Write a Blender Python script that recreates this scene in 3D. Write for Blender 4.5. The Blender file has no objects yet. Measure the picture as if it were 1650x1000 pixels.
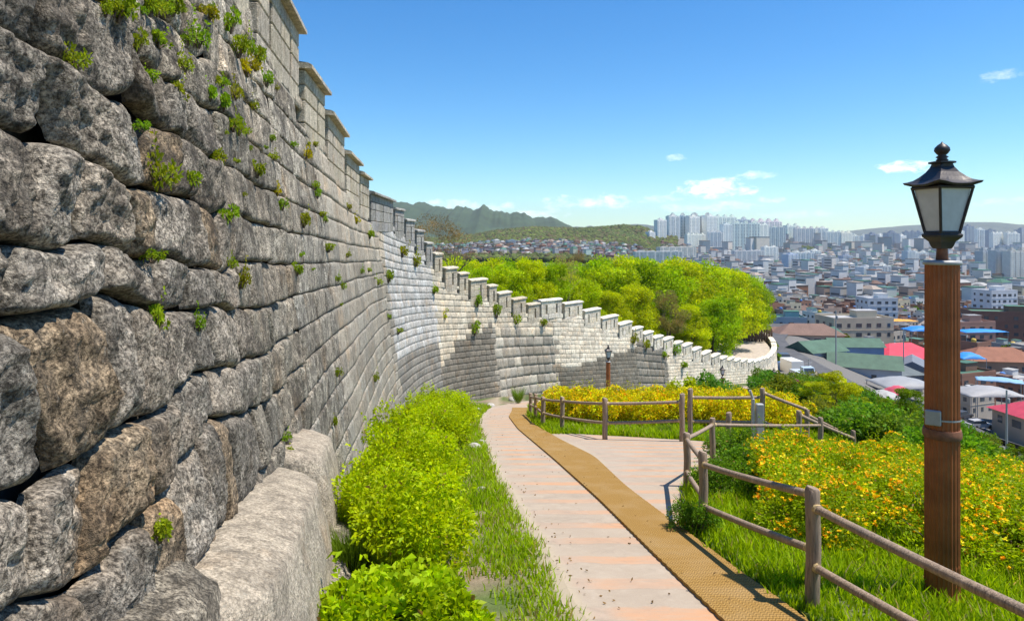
import bpy, math, random
import numpy as np
from mathutils import Vector, noise, Matrix
R = math.radians
rnd = random.Random(7)
rg = np.random.default_rng(11)
S = bpy.context.scene
COL = S.collection
F = 1100.0; CX = 825.0; HY = 380.0

# ------------------------------------------------------------------ helpers
def tag(o, label=None, cat=None, group=None, kind=None):
    if label: o['label'] = label
    if label and len(label.split()) > 16: print('LONG', label)
    if cat: o['category'] = cat
    if group: o['group'] = group
    if kind: o['kind'] = kind
    return o
def empty(name, loc=(0, 0, 0), rz=0.0, label=None, cat=None, group=None):
    o = bpy.data.objects.new(name, None); COL.objects.link(o)
    o.location = loc; o.rotation_euler = (0, 0, rz); o.empty_display_size = .1
    return tag(o, label, cat, group)
def kids(o): return [c for c in bpy.data.objects if c.parent == o]
KIDS = {}
def copy_tree(o, parent=None):
    c = o.copy(); COL.objects.link(c); c.parent = parent
    for ch in KIDS.get(o.name, []):
        copy_tree(ch, c)
    return c
def link(o, parent=None):
    COL.objects.link(o)
    if parent:
        o.parent = parent; KIDS.setdefault(parent.name, []).append(o)
    return o
def npmesh(name, v, f, mats, parent=None, tint=None, uv=None, smooth=False, midx=None):
    """v (N,3), f list of index arrays with equal length rows (quads or tris)"""
    me = bpy.data.meshes.new(name)
    v = np.asarray(v, dtype=np.float32); f = np.asarray(f, dtype=np.int32)
    n = f.shape[1]
    me.vertices.add(len(v)); me.vertices.foreach_set('co', v.ravel())
    me.loops.add(f.size); me.loops.foreach_set('vertex_index', f.ravel())
    me.polygons.add(len(f)); me.polygons.foreach_set('loop_start', np.arange(0, f.size, n, dtype=np.int32))
    try: me.polygons.foreach_set('loop_total', np.full(len(f), n, dtype=np.int32))
    except Exception: pass
    if midx is not None: me.polygons.foreach_set('material_index', np.asarray(midx, dtype=np.int32))
    me.polygons.foreach_set('use_smooth', np.full(len(f), smooth))
    me.update(calc_edges=True)
    if tint is not None:
        a = me.color_attributes.new('tint', 'FLOAT_COLOR', 'POINT')
        t = np.ones((len(v), 4), dtype=np.float32); t[:, :3] = tint
        a.data.foreach_set('color', t.ravel())
    if uv is not None:
        l = me.uv_layers.new(name='UVMap'); uvl = np.asarray(uv, dtype=np.float32)[f.ravel()]
        l.data.foreach_set('uv', uvl.ravel())
    for m in (mats if isinstance(mats, (list, tuple)) else [mats]): me.materials.append(m)
    me.validate()
    return link(bpy.data.objects.new(name, me), parent)
class MB:
    def __init__(s): s.v = []; s.f = []; s.m = []; s.sm = []
    def add(s, vs, fs, m=0, smooth=False):
        b = len(s.v); s.v += [tuple(p) for p in vs]
        for q in fs: s.f.append([b + i for i in q]); s.m.append(m); s.sm.append(smooth)
        return s
    def box(s, c, size, rz=0, m=0, taper=1.0, bevel=0.0):
        x, y, z = [a / 2 for a in size]; ca, sa = math.cos(rz), math.sin(rz)
        if bevel <= 0:
            pts = [(-x, -y, -z), (x, -y, -z), (x, y, -z), (-x, y, -z), (-x * taper, -y * taper, z), (x * taper, -y * taper, z), (x * taper, y * taper, z), (-x * taper, y * taper, z)]
            fs = [(0, 3, 2, 1), (4, 5, 6, 7), (0, 1, 5, 4), (1, 2, 6, 5), (2, 3, 7, 6), (3, 0, 4, 7)]
        else:
            b = bevel; pts = []; fs = []
            def ring(zz, i):
                return [(-x + i, -y, zz), (x - i, -y, zz), (x, -y + i, zz), (x, y - i, zz), (x - i, y, zz), (-x + i, y, zz), (-x, y - i, zz), (-x, -y + i, zz)]
            def ring2(zz, i):
                return [(px * (x - i) / x, py * (y - i) / y, zz) for px, py, zz in ring(zz, b)]
            pts = ring2(-z, b) + ring(-z + b, b) + ring(z - b, b) + ring2(z, b)
            fs = [tuple(range(7, -1, -1)), tuple(range(24, 32))]
            for k in range(3):
                for j in range(8): fs.append((k * 8 + j, k * 8 + (j + 1) % 8, k * 8 + 8 + (j + 1) % 8, k * 8 + 8 + j))
        pts = [(c[0] + p[0] * ca - p[1] * sa, c[1] + p[0] * sa + p[1] * ca, c[2] + p[2]) for p in pts]
        return s.add(pts, fs, m)
    def tube(s, pts, rad, n=10, m=0, caps=True, smooth=True, wob=0, flute=0):
        pts = [Vector(p) for p in pts]; k = len(pts)
        if not hasattr(rad, '__len__'): rad = [rad] * k
        vs = []; prev = None
        for i, p in enumerate(pts):
            t = (pts[min(i + 1, k - 1)] - pts[max(i - 1, 0)])
            if t.length < 1e-9: t = Vector((0, 0, 1))
            t.normalize()
            a = Vector((0, 0, 1)) if abs(t.z) < .9 else Vector((1, 0, 0))
            if prev is not None: a = prev
            x = (a - t * a.dot(t)).normalized(); prev = x; y = t.cross(x)
            for j in range(n):
                th = 2 * math.pi * j / n; r = rad[i]
                if flute: r *= 1 - .07 * abs(math.sin(flute * th / 2))
                if wob: r *= 1 + wob * noise.noise(Vector((p.x * 3 + math.cos(th) * 2, p.y * 3 + math.sin(th) * 2, p.z * 3)))
                vs.append(p + x * (math.cos(th) * r) + y * (math.sin(th) * r))
        fs = [(i * n + j, i * n + (j + 1) % n, (i + 1) * n + (j + 1) % n, (i + 1) * n + j) for i in range(k - 1) for j in range(n)]
        s.add(vs, fs, m, smooth)
        if caps:
            s.add(vs[:n], [tuple(range(n - 1, -1, -1))], m); s.add(vs[-n:], [tuple(range(n))], m)
        return s
    def lathe(s, prof, c=(0, 0, 0), n=20, m=0, smooth=True, rz=0, pw=None):
        vs = []
        for r, z in prof:
            for j in range(n):
                th = 2 * math.pi * (j + rz) / n
                vs.append((c[0] + r * math.cos(th), c[1] + r * math.sin(th), c[2] + z))
        k = len(prof)
        fs = [(i * n + j, i * n + (j + 1) % n, (i + 1) * n + (j + 1) % n, (i + 1) * n + j) for i in range(k - 1) for j in range(n)]
        fs += [tuple(range(n - 1, -1, -1)), tuple((k - 1) * n + j for j in range(n))]
        return s.add(vs, fs, m, smooth)
    def mesh(s, name, mats):
        me = bpy.data.meshes.new(name); me.from_pydata(s.v, [], s.f)
        for m in (mats if isinstance(mats, (list, tuple)) else [mats]): me.materials.append(m)
        me.polygons.foreach_set('material_index', s.m); me.polygons.foreach_set('use_smooth', s.sm)
        me.update(); return me
    def build(s, name, mats, parent=None):
        return link(bpy.data.objects.new(name, s.mesh(name, mats)), parent)
def sst(a, b, x):
    t = np.clip((np.asarray(x, dtype=float) - a) / (b - a), 0, 1); return t * t * (3 - 2 * t)
def PX(px, py, d): return Vector(((px - CX) / F * d, d, -(py - HY) / F * d))
def pd(py): return 1.95 / ((py - HY) / F - .19)       # distance of the sloping path plane seen at a height of the photo
def GP(px, py):
    d = pd(py); return ((px - CX) / F * d, d)

# ------------------------------------------------------------------ materials
def nt(name):
    m = bpy.data.materials.new(name); m.use_nodes = True
    t = m.node_tree; b = t.nodes['Principled BSDF']; return m, t, b
def N(t, typ, **k):
    n = t.nodes.new(typ)
    for a, v in k.items():
        if a in n.inputs.keys() if isinstance(a, str) else False: n.inputs[a].default_value = v
        else: setattr(n, a, v)
    return n
def mixc(t, fac, a, b, blend='MIX'):
    n = t.nodes.new('ShaderNodeMix'); n.data_type = 'RGBA'; n.blend_type = blend
    for sock, val in ((n.inputs[0], fac), (n.inputs[6], a), (n.inputs[7], b)):
        if hasattr(val, 'links') or hasattr(val, 'is_linked'): t.links.new(val, sock)
        elif isinstance(val, (int, float)): sock.default_value = val
        else: sock.default_value = (*val, 1)
    return n.outputs[2]
def math_(t, op, a, b=None, c=None, clamp=False):
    n = t.nodes.new('ShaderNodeMath'); n.operation = op; n.use_clamp = clamp
    for i, v in enumerate((a, b, c)):
        if v is None: continue
        if hasattr(v, 'is_linked'): t.links.new(v, n.inputs[i])
        else: n.inputs[i].default_value = v
    return n.outputs[0]
def noi(t, scale, detail=4, rough=.6, vec=None, dist=0):
    n = t.nodes.new('ShaderNodeTexNoise'); n.inputs['Scale'].default_value = scale
    n.inputs['Detail'].default_value = detail; n.inputs['Roughness'].default_value = rough; n.inputs['Distortion'].default_value = dist
    if vec is not None: t.links.new(vec, n.inputs['Vector'])
    return n.outputs['Fac']
def ramp(t, fac, stops):
    n = t.nodes.new('ShaderNodeValToRGB'); t.links.new(fac, n.inputs[0])
    e = n.color_ramp.elements
    while len(e) < len(stops): e.new(.5)
    for i, (p, c) in enumerate(stops):
        e[i].position = p; e[i].color = (c, c, c, 1) if isinstance(c, (int, float)) else (*c, 1)
    return n.outputs[0]
def bump(t, b, h, strength=.5, dist=.02):
    n = t.nodes.new('ShaderNodeBump'); n.inputs['Strength'].default_value = strength; n.inputs['Distance'].default_value = dist
    t.links.new(h, n.inputs['Height']); t.links.new(n.outputs[0], b.inputs['Normal']); return n
def geo(t): return t.nodes.new('ShaderNodeNewGeometry').outputs['Position']
def objc(t): return t.nodes.new('ShaderNodeTexCoord').outputs['Object']
def mapv(t, vec, sc=(1, 1, 1), rot=(0, 0, 0)):
    n = t.nodes.new('ShaderNodeMapping'); t.links.new(vec, n.inputs[0]); n.inputs['Scale'].default_value = sc; n.inputs['Rotation'].default_value = rot
    return n.outputs[0]
def simple(name, c, rough=.7, metal=0, var=.15, scale=8, bmp=.1, spec=.3, bd=.01):
    m, t, b = nt(name)
    f = noi(t, scale, 5, .6, objc(t))
    c1 = [x * (1 - var) for x in c]; c2 = [min(1, x * (1 + var)) for x in c]
    t.links.new(mixc(t, ramp(t, f, [(.3, 0.0), (.7, 1.0)]), c1, c2), b.inputs['Base Color'])
    b.inputs['Roughness'].default_value = rough; b.inputs['Metallic'].default_value = metal
    b.inputs['Specular IOR Level'].default_value = spec
    if bmp: bump(t, b, noi(t, scale * 4, 4, .6, objc(t)), bmp, bd)
    return m
def tinted(name, rough=.8, var=.25, scale=3, bmp=.2, bd=.02, source='attr', spec=.3):
    m, t, b = nt(name)
    if source == 'attr':
        a = t.nodes.new('ShaderNodeAttribute'); a.attribute_name = 'tint'; c = a.outputs['Color']
    else:
        a = t.nodes.new('ShaderNodeObjectInfo'); c = a.outputs['Color']
    f = noi(t, scale, 5, .65, geo(t))
    k = ramp(t, f, [(.25, 1 - var), (.75, 1.0)])
    t.links.new(mixc(t, 1.0, c, k, 'MULTIPLY'), b.inputs['Base Color'])
    b.inputs['Roughness'].default_value = rough; b.inputs['Specular IOR Level'].default_value = spec
    if bmp: bump(t, b, noi(t, scale * 5, 4, .6, geo(t)), bmp, bd)
    return m
M = {}
# granite of the old wall
def granite(name, dark=1.0, grime=.8, ct=1.0):
    m, t, b = nt(name)
    a = t.nodes.new('ShaderNodeAttribute'); a.attribute_name = 'tint'; p = geo(t)
    c = a.outputs['Color']
    sp = ramp(t, noi(t, 48, 3, .75, p), [(.38, 1 - .72 * ct), (.50, 1.0), (.62, 1 + .8 * ct)])
    md = ramp(t, noi(t, 8, 7, .75, p, .5), [(.36, 1 - .70 * ct), (.50, 1 - .05 * ct), (.64, 1 + .6 * ct)])
    c = mixc(t, 1.0, c, sp, 'MULTIPLY'); c = mixc(t, 1.0, c, md, 'MULTIPLY')
    li = ramp(t, noi(t, 2.6, 7, .72, p, .7), [(.45, 0.0), (.58, grime)])
    g2 = ramp(t, noi(t, .55, 5, .65, p, .4), [(.40, .15), (.60, 1.0)]); li = math_(t, 'MULTIPLY', li, g2)
    c = mixc(t, li, c, (.050 * dark, .043 * dark, .036 * dark))
    st = ramp(t, noi(t, 4, 4, .6, mapv(t, p, (1.6, 1.6, .22)), .3), [(.50, 0.0), (.72, .25 + .3 * ct)])
    c = mixc(t, st, c, (.085, .078, .066))
    wl = ramp(t, noi(t, 14, 5, .7, p, .8), [(.60, 0.0), (.72, .55)])
    c = mixc(t, wl, c, (.42, .40, .34))
    br = ramp(t, noi(t, 1.3, 4, .6, p), [(.55, 0.0), (.72, .45)])
    c = mixc(t, br, c, mixc(t, 1.0, c, (1.35, 1.02, .70), 'MULTIPLY'))
    t.links.new(c, b.inputs['Base Color']); b.inputs['Roughness'].default_value = .93; b.inputs['Specular IOR Level'].default_value = .15
    h = math_(t, 'ADD', math_(t, 'MULTIPLY', noi(t, 14, 6, .75, p), 1.0), math_(t, 'MULTIPLY', noi(t, 60, 3, .6, p), .35))
    bump(t, b, h, 1.0, .036)
    return m
M['granite'] = granite('weathered_granite')
M['cut'] = granite('cut_granite', 2.6, .25, .5)
M['pale'] = granite('pale_rebuilt_granite', 3.0, .22, .38)
M['mortar'] = simple('dark_joint', (.06, .052, .042), .95, var=.4, scale=6, bmp=.5)
def leafm(name, trans=.5, gl=.15):
    m, t, b = nt(name)
    a = t.nodes.new('ShaderNodeAttribute'); a.attribute_name = 'tint'
    oi = t.nodes.new('ShaderNodeObjectInfo')
    c = mixc(t, 1.0, a.outputs['Color'], oi.outputs['Color'], 'MULTIPLY')
    t.links.new(c, b.inputs['Base Color']); b.inputs['Roughness'].default_value = .5; b.inputs['Specular IOR Level'].default_value = gl
    tr = t.nodes.new('ShaderNodeBsdfTranslucent'); t.links.new(mixc(t, 1.0, c, (1.25, 1.15, .5), 'MULTIPLY'), tr.inputs['Color'])
    mx = t.nodes.new('ShaderNodeMixShader'); mx.inputs[0].default_value = trans
    t.links.new(b.outputs[0], mx.inputs[1]); t.links.new(tr.outputs[0], mx.inputs[2])
    t.links.new(mx.outputs[0], t.nodes['Material Output'].inputs['Surface'])
    return m
M['leaf'] = leafm('leaf'); M['petal'] = leafm('petal', .3, .2)
M['bark'] = simple('bark', (.12, .09, .065), .95, var=.4, scale=5, bmp=.8, bd=.03)
M['twig'] = simple('dry_twig', (.20, .15, .10), .95, var=.3, scale=5)
M['ground'] = tinted('soil_and_turf', .97, .45, 5, .6, .04)
def wood(name, c, rough=.8):
    m, t, b = nt(name); o = geo(t)
    w = noi(t, 6, 6, .7, mapv(t, objc(t), (6, 6, .6)), 1.2)
    c1 = [x * .42 for x in c]; c2 = [x * 1.45 for x in c]
    cc = mixc(t, ramp(t, w, [(.3, 0.0), (.7, 1.0)]), c1, c2)
    cc = mixc(t, ramp(t, noi(t, 3, 5, .6, o), [(.5, 0.0), (.75, .5)]), cc, (.17, .155, .14))
    t.links.new(cc, b.inputs['Base Color']); b.inputs['Roughness'].default_value = rough; b.inputs['Specular IOR Level'].default_value = .2
    bump(t, b, w, .8, .012); return m
M['wood'] = wood('weathered_timber', (.32, .24, .175))
M['rope'] = simple('joint_putty', (.50, .38, .20), .9, var=.3, scale=40, bmp=.5)
M['pole'] = simple('stained_timber', (.30, .098, .032), .5, var=.35, scale=3, bmp=.2)
M['iron'] = simple('dark_iron', (.035, .03, .03), .45, .3, .3, 12, .1, .5)
M['glassy'] = simple('frosted_pane', (.55, .58, .60), .25, 0, .12, 6, 0, .5)
M['steel'] = simple('galvanised_steel', (.36, .37, .37), .6, .3, .2, 10, .1, .5)
M['copperstrap'] = simple('rusty_band', (.22, .10, .06), .7, .2, .3, 20)
def pathmat():
    m, t, b = nt('path_concrete')
    uv = t.nodes.new('ShaderNodeUVMap').outputs[0]; p = geo(t)
    sx = t.nodes.new('ShaderNodeSeparateXYZ'); t.links.new(uv, sx.inputs[0]); u, v = sx.outputs[0], sx.outputs[1]
    wob = math_(t, 'MULTIPLY', noi(t, 2.2, 3, .6, p), .22)
    ph = math_(t, 'FRACT', math_(t, 'DIVIDE', math_(t, 'ADD', v, wob), .74))
    band = math_(t, 'MULTIPLY', ramp(t, ph, [(.0, 0.0), (.06, 1.0), (.36, 1.0), (.44, 0.0)]), 1.0)
    # worn paint: each band has its own strength along the path
    st = ramp(t, noi(t, .55, 2, .5, p), [(.40, .15), (.62, .95)])
    wear = ramp(t, noi(t, 7, 5, .7, mapv(t, p, (.6, 3.0, 1))), [(.28, .25), (.62, 1.0)])
    cx = ramp(t, u, [(.12, 0.0), (.28, 1.0), (.97, 1.0), (1.0, .6)])
    k = math_(t, 'MULTIPLY', math_(t, 'MULTIPLY', band, st), math_(t, 'MULTIPLY', wear, cx))
    base = mixc(t, ramp(t, noi(t, 1.1, 6, .6, p), [(.3, 0.0), (.7, 1.0)]), (.335, .278, .215), (.40, .335, .262))
    base = mixc(t, ramp(t, noi(t, 90, 2, .6, p), [(.35, .25), (.6, 0.0)]), base, (.25, .20, .16))
    base = mixc(t, ramp(t, noi(t, 5, 5, .7, p, .5), [(.5, 0.0), (.7, .3)]), base, (.48, .42, .34))
    c = mixc(t, k, base, (.52, .255, .105))
    pk = math_(t, 'MULTIPLY', math_(t, 'MULTIPLY', band, .3), wear)
    c = mixc(t, pk, c, (.46, .29, .21))
    ed = ramp(t, math_(t, 'ADD', u, math_(t, 'MULTIPLY', noi(t, 9, 4, .6, p), .06)), [(.04, .9), (.11, 0.0)])
    c = mixc(t, ed, c, (.40, .34, .25))
    jt = math_(t, 'MULTIPLY', ramp(t, ph, [(.0, 1.0), (.016, 1.0), (.028, 0.0)]), .14); c = mixc(t, jt, c, (.13, .11, .09))
    c = mixc(t, ramp(t, noi(t, 2.4, 7, .75, p, 1.0), [(.54, 0.0), (.68, .38)]), c, (.21, .18, .145))
    t.links.new(c, b.inputs['Base Color']); b.inputs['Roughness'].default_value = .9; b.inputs['Specular IOR Level'].default_value = .2
    bump(t, b, noi(t, 60, 4, .7, p), .35, .006); return m
M['path'] = pathmat()
def matmat():
    m, t, b = nt('coir_weave')
    uv = t.nodes.new('ShaderNodeUVMap').outputs[0]; sx = t.nodes.new('ShaderNodeSeparateXYZ'); t.links.new(uv, sx.inputs[0])
    a = math_(t, 'SINE', math_(t, 'MULTIPLY', sx.outputs[0], 2 * math.pi / .052)); c_ = math_(t, 'SINE', math_(t, 'MULTIPLY', math_(t, 'ADD', sx.outputs[1], math_(t, 'MULTIPLY', a, .010)), 2 * math.pi / .045))
    h = math_(t, 'MULTIPLY_ADD', math_(t, 'MULTIPLY', a, c_), .5, .5)
    p = geo(t)
    c = mixc(t, ramp(t, h, [(.1, 0.0), (.8, 1.0)]), (.20, .112, .030), (.40, .245, .075))
    c = mixc(t, 1.0, c, ramp(t, noi(t, 130, 3, .7, p), [(.3, .72), (.7, 1.2)]), 'MULTIPLY')
    c = mixc(t, ramp(t, noi(t, 1.6, 5, .65, p), [(.45, 0.0), (.75, .35)]), c, (.44, .33, .19))
    t.links.new(c, b.inputs['Base Color']); b.inputs['Roughness'].default_value = .95; b.inputs['Specular IOR Level'].default_value = .1
    bump(t, b, math_(t, 'ADD', h, math_(t, 'MULTIPLY', noi(t, 160, 2, .6, p), .4)), .9, .012); return m
M['coir'] = matmat()
M['rock'] = simple('pale_rock', (.42, .40, .36), .9, var=.3, scale=9, bmp=.8, bd=.03)
M['asphalt'] = simple('asphalt', (.09, .09, .093), .9, var=.3, scale=.5, bmp=.2)
M['walk'] = simple('pavement_slabs', (.42, .36, .30), .9, var=.15, scale=2)
M['wallobj'] = tinted('painted_wall', .85, .22, .35, 0, source='obj')
M['roofobj'] = tinted('roof_cover', .8, .35, .5, 0, source='obj')
M['paint'] = tinted('car_paint', .3, .05, .5, 0, source='obj', spec=.5)
M['citytint'] = tinted('town_surfaces', .85, .2, .2, 0)
M['win'] = simple('window_glass', (.05, .065, .08), .12, 0, .3, .3, 0, .6)
M['winpale'] = simple('tower_glass', (.36, .42, .41), .35, 0, .3, .05, 0, .5)
M['tyre'] = simple('rubber', (.02, .02, .02), .8)
M['sheet'] = tinted('plastic_sheeting', .6, .25, .4, .4, .1, source='obj')
M['forest'] = tinted('forest_slope', .95, .6, .012, 0)
M['clay'] = simple('brown_boards', (.13, .075, .05), .85, var=.4, scale=2)

# ------------------------------------------------------------------ terrain
def edge_x(y): return np.interp(y, [-5, 5, 10, 18, 30, 60, 100, 125, 200, 400], [7, 6.3, 7.2, 9.5, 12.5, 26, 47, 57, 84, 170])
CREST = [(-.30, 2), (-.115, -10), (-.06, -3), (-.02, 8), (.03, 14), (.07, 10), (.105, 7), (.16, 9), (.19, 3), (.21, -12), (.26, -22), (.3, -40), (1, -44)]
def G(x, y):
    x = np.asarray(x, dtype=float); y = np.asarray(y, dtype=float)
    r = np.hypot(x, y); t = x / np.maximum(y, 30)
    pl = np.where(y < 115, -1.95 - .19 * y, -23.8 - .06 * (y - 115))
    w = x - edge_x(y)
    drop = .38 * np.log1p(np.exp(np.clip(w / 1.2, -30, 30))) * 1.2
    hill = pl - drop
    zc = -18 - 24 * sst(.08, .3, t) - .006 * np.clip(r - 200, 0, 1500)
    g = np.maximum(hill, zc) + .0
    k = 3.0; e = np.exp(-np.abs(hill - zc) / k) * k * .35; g = g + np.where(y > 60, e, 0)
    cr = np.interp(t, [a for a, b in CREST], [b for a, b in CREST])
    up = sst(650, 1600, r) * (1 - .8 * sst(1700, 2600, r))
    g = np.where(r > 650, g + (cr - g) * up * (cr > zc), g)
    g = g + 19 * np.exp(-(((x - 440) / 260) ** 2 + ((y - 1560) / 260) ** 2)) + 12 * np.exp(-(((x - 760) / 200) ** 2 + ((y - 1750) / 200) ** 2))
    return g
def g1(x, y): return float(G(x, y))

# ------------------------------------------------------------------ path geometry
Lp = [(945, 1000), (900, 915), (850, 832), (806, 765), (784, 715), (774, 690), (773, 677), (785, 660), (812, 650)]
MLp = [(1163, 1000), (1054, 895), (966, 807), (894, 742), (835, 692), (820, 672), (826, 661)]
MRp = [(1297, 1000), (1285, 990), (1197, 929), (1125, 874), (1071, 834), (1008, 786), (957, 737), (903, 710), (857, 683), (848, 670), (852, 660)]
def tab(pts):
    q = sorted((GP(*p)[1], GP(*p)[0]) for p in pts); return [a for a, b in q], [b for a, b in q]
tL, tML, tMR = tab(Lp), tab(MLp), tab(MRp)
def ext(tb, slope=.5):
    a, b = tb; s = (b[1] - b[0]) / (a[1] - a[0]); s = max(min(s, .1), -.18)
    return [-6] + a, [b[0] - s * (a[0] + 6)] + b
tL, tML, tMR = ext(tL), ext(tML), ext(tMR)
def smooth_tab(tb):
    dd = np.linspace(-6, tb[0][-1], 240); xx = np.interp(dd, *tb)
    k = np.hanning(15); k /= k.sum(); xs = np.convolve(np.pad(xx, 7, mode='edge'), k, 'valid')
    xs[:6] = xx[:6]; return dd, xs
tL, tML, tMR = smooth_tab(tL), smooth_tab(tML), smooth_tab(tMR)
XL = lambda d: np.interp(d, *tL); XML = lambda d: np.interp(d, *tML); XMR = lambda d: np.interp(d, *tMR)

def strip(name, left, right, mat, zoff, n=6, uvw=True, parent=None, thick=.0, feather=0):
    """left/right lists of (x,y); makes a sheet lying on the slope"""
    V = []; U = []; s = 0
    for i in range(len(left)):
        if i: s += math.hypot((left[i][0] + right[i][0] - left[i - 1][0] - right[i - 1][0]) / 2, (left[i][1] + right[i][1] - left[i - 1][1] - right[i - 1][1]) / 2)
        for j in range(n + 1):
            a = j / n; x = left[i][0] * (1 - a) + right[i][0] * a; y = left[i][1] * (1 - a) + right[i][1] * a
            fz = 0
            if feather and j < 2:
                wd = math.hypot(right[i][0] - left[i][0], right[i][1] - left[i][1]); a = -feather / wd if j == 0 else 0.0; x = left[i][0] * (1 - a) + right[i][0] * a; y = left[i][1] * (1 - a) + right[i][1] * a; fz = zoff + .035 if j == 0 else 0; a = max(a, 0)
            V.append((x, y, g1(x, y) + zoff - fz)); U.append((a if uvw else a * math.hypot(right[i][0] - left[i][0], right[i][1] - left[i][1]), s))
    m = n + 1; Fc = [(i * m + j, i * m + j + 1, (i + 1) * m + j + 1, (i + 1) * m + j) for i in range(len(left) - 1) for j in range(n)]
    V = np.array(V); k = len(V)
    if thick:   # skirt
        W = V.copy(); W[:, 2] -= thick; V = np.vstack([V, W]); U = U + U
        for i in range(len(left) - 1):
            a, b = i * m, (i + 1) * m; Fc.append((a, b, b + k, a + k)); a += n; b += n; Fc.append((b, a, a + k, b + k))
    return npmesh(name, V, Fc, mat, parent, uv=U)
ds = list(np.linspace(-5, 31, 150))
left = [(float(XL(d)), d) for d in ds]; right = [(float(XML(d)) + .25, d) for d in ds]
ds2 = [31.6, 32.5, 33.6, 35]
far = [(-.2, 33), (1.2, 36.6), (4.6, 41.2), (8.5, 45.5), (13.5, 51.5), (18, 57), (24, 66), (31, 77), (38, 89), (44, 100), (49.5, 112), (55, 126)]
def offs(pl, o):
    out = []
    for i in range(len(pl)):
        a = pl[max(i - 1, 0)]; b = pl[min(i + 1, len(pl) - 1)]; dx, dy = b[0] - a[0], b[1] - a[1]; l = math.hypot(dx, dy)
        out.append((pl[i][0] - dy / l * o, pl[i][1] + dx / l * o))
    return out
fl, fr = offs(far, .95), offs(far, -.95)
left += [(-.95, 32.0)] + fl[1:]; right += [(1.1, 31.9)] + fr[1:]
left = [(x + .05 * noise.noise(Vector((y * 1.1, 0, 2))) + .02 * noise.noise(Vector((y * 5, 0, 7))), y) for x, y in left]
p_ = strip('path', left, right, M['path'], .012, feather=.2); tag(p_, kind='structure')
# coir mat with scalloped edges
dm = list(np.arange(-3, 31.3, .05)); ml = []; mr = []
for i, d in enumerate(dm):
    w = .012 * abs(math.sin(d * 20)); a = float(XML(d)); b = float(XMR(d)); b = max(b, a + .55)
    ml.append((a - w, d)); mr.append((b + .012 * abs(math.sin(d * 20 + 1)), d))
mt = strip('coir_mat', ml, mr, M['coir'], .045, 10, False, thick=.03)
tag(mt, 'golden brown woven coir mat strip laid along the right side of the path', 'mat')
# side plaza
pl = [(957, 738), (903, 712), (1000, 714), (1096, 712)]
PZ_L = []; PZ_R = []
for d in np.linspace(8.3, 19.6, 30):
    a = float(XMR(d)) - .1
    b = np.interp(d, [8.3, 9.2, 11, 12.5, 14, 16.5, 18.0, 19.6], [2.02, 2.35, 2.75, 3.4, 5.2, 6.9, 4.4, 1.6])
    PZ_L.append((a, d)); PZ_R.append((max(b, a + .02), d))
tag(strip('side_path', PZ_L, PZ_R, M['path'], .012), kind='structure')
def on_plaza(x, y):
    b = np.interp(y, [8.3, 9.2, 11, 12.5, 14, 16.5, 18.0, 19.6], [2.02, 2.35, 2.75, 3.4, 5.2, 6.9, 4.4, 1.6]); return (y > 8.3) & (y < 19.4) & (x < b) & (x > XMR(y) - .1)

# ground sheet
def vnoise(X, Y, s):
    return np.array([noise.noise(Vector((a * s, b * s, 3.3))) for a, b in zip(X.ravel(), Y.ravel())]).reshape(X.shape)
th = np.concatenate([np.linspace(-100, -62, 12), np.linspace(-60, 60, 260), np.linspace(62, 110, 14)]); rr = np.concatenate([np.linspace(1, 40, 150), np.geomspace(41, 14000, 120)])
T, RR = np.meshgrid(np.radians(th), rr); X = RR * np.sin(T); Y = RR * np.cos(T) - 2.0
Z = G(X, Y); nz = vnoise(X, Y, .9); nz2 = vnoise(X, Y, .02)
near = RR < 60
dpath = XL(np.clip(Y, -6, 31)) - X
Z = Z - .012 - np.where(near, .09 * np.abs(nz) * sst(.15, .9, np.where(dpath > 0, dpath, np.clip(X - XMR(np.clip(Y, -6, 31)), 0, 9))), 0) - np.where(RR > 60, .3, 0)
C = np.zeros(X.shape + (3,))
soil = np.array([.30, .235, .16]); turf = np.array([.10, .16, .03]); town = np.array([.20, .19, .175]); wood_ = np.array([.055, .085, .028])
kk = sst(-.15, .25, nz)[..., None]; C[:] = soil * (1 - kk) + turf * kk
ke = (sst(.45, .12, dpath) * (dpath > -.1) if False else np.clip(1 - np.clip(dpath, 0, 9) / .42, 0, 1) * (dpath > -.3) * near)[..., None]; C = C * (1 - ke) + np.array([.42, .35, .25]) * ke
rt = X > XMR(np.clip(Y, -6, 31)); kr = np.where(rt, .75, 0)[..., None]; C = C * (1 - kr) + turf * .7 * kr
kt = sst(95, 140, RR)[..., None]; C = C * (1 - kt) + town * kt
kl = (sst(95, 110, RR) * (X / np.maximum(Y, 30) < .28) * (1 - sst(640, 700, RR)))[..., None]; C = C * (1 - kl) + np.array([.09, .14, .025]) * kl
ttt = X / np.maximum(Y, 30)
kw = (sst(950, 1150, RR) * (ttt < .24) + sst(2300, 3000, RR) * .8).clip(0, 1)[..., None]; C = C * (1 - kw) + wood_ * kw
n0, n1 = X.shape
fc = [(i * n1 + j, i * n1 + j + 1, (i + 1) * n1 + j + 1, (i + 1) * n1 + j) for i in range(n0 - 1) for j in range(n1 - 1)]
gr = npmesh('ground', np.stack([X, Y, Z], -1).reshape(-1, 3), fc, M['ground'], tint=C.reshape(-1, 3), smooth=True); tag(gr, kind='structure')

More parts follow.
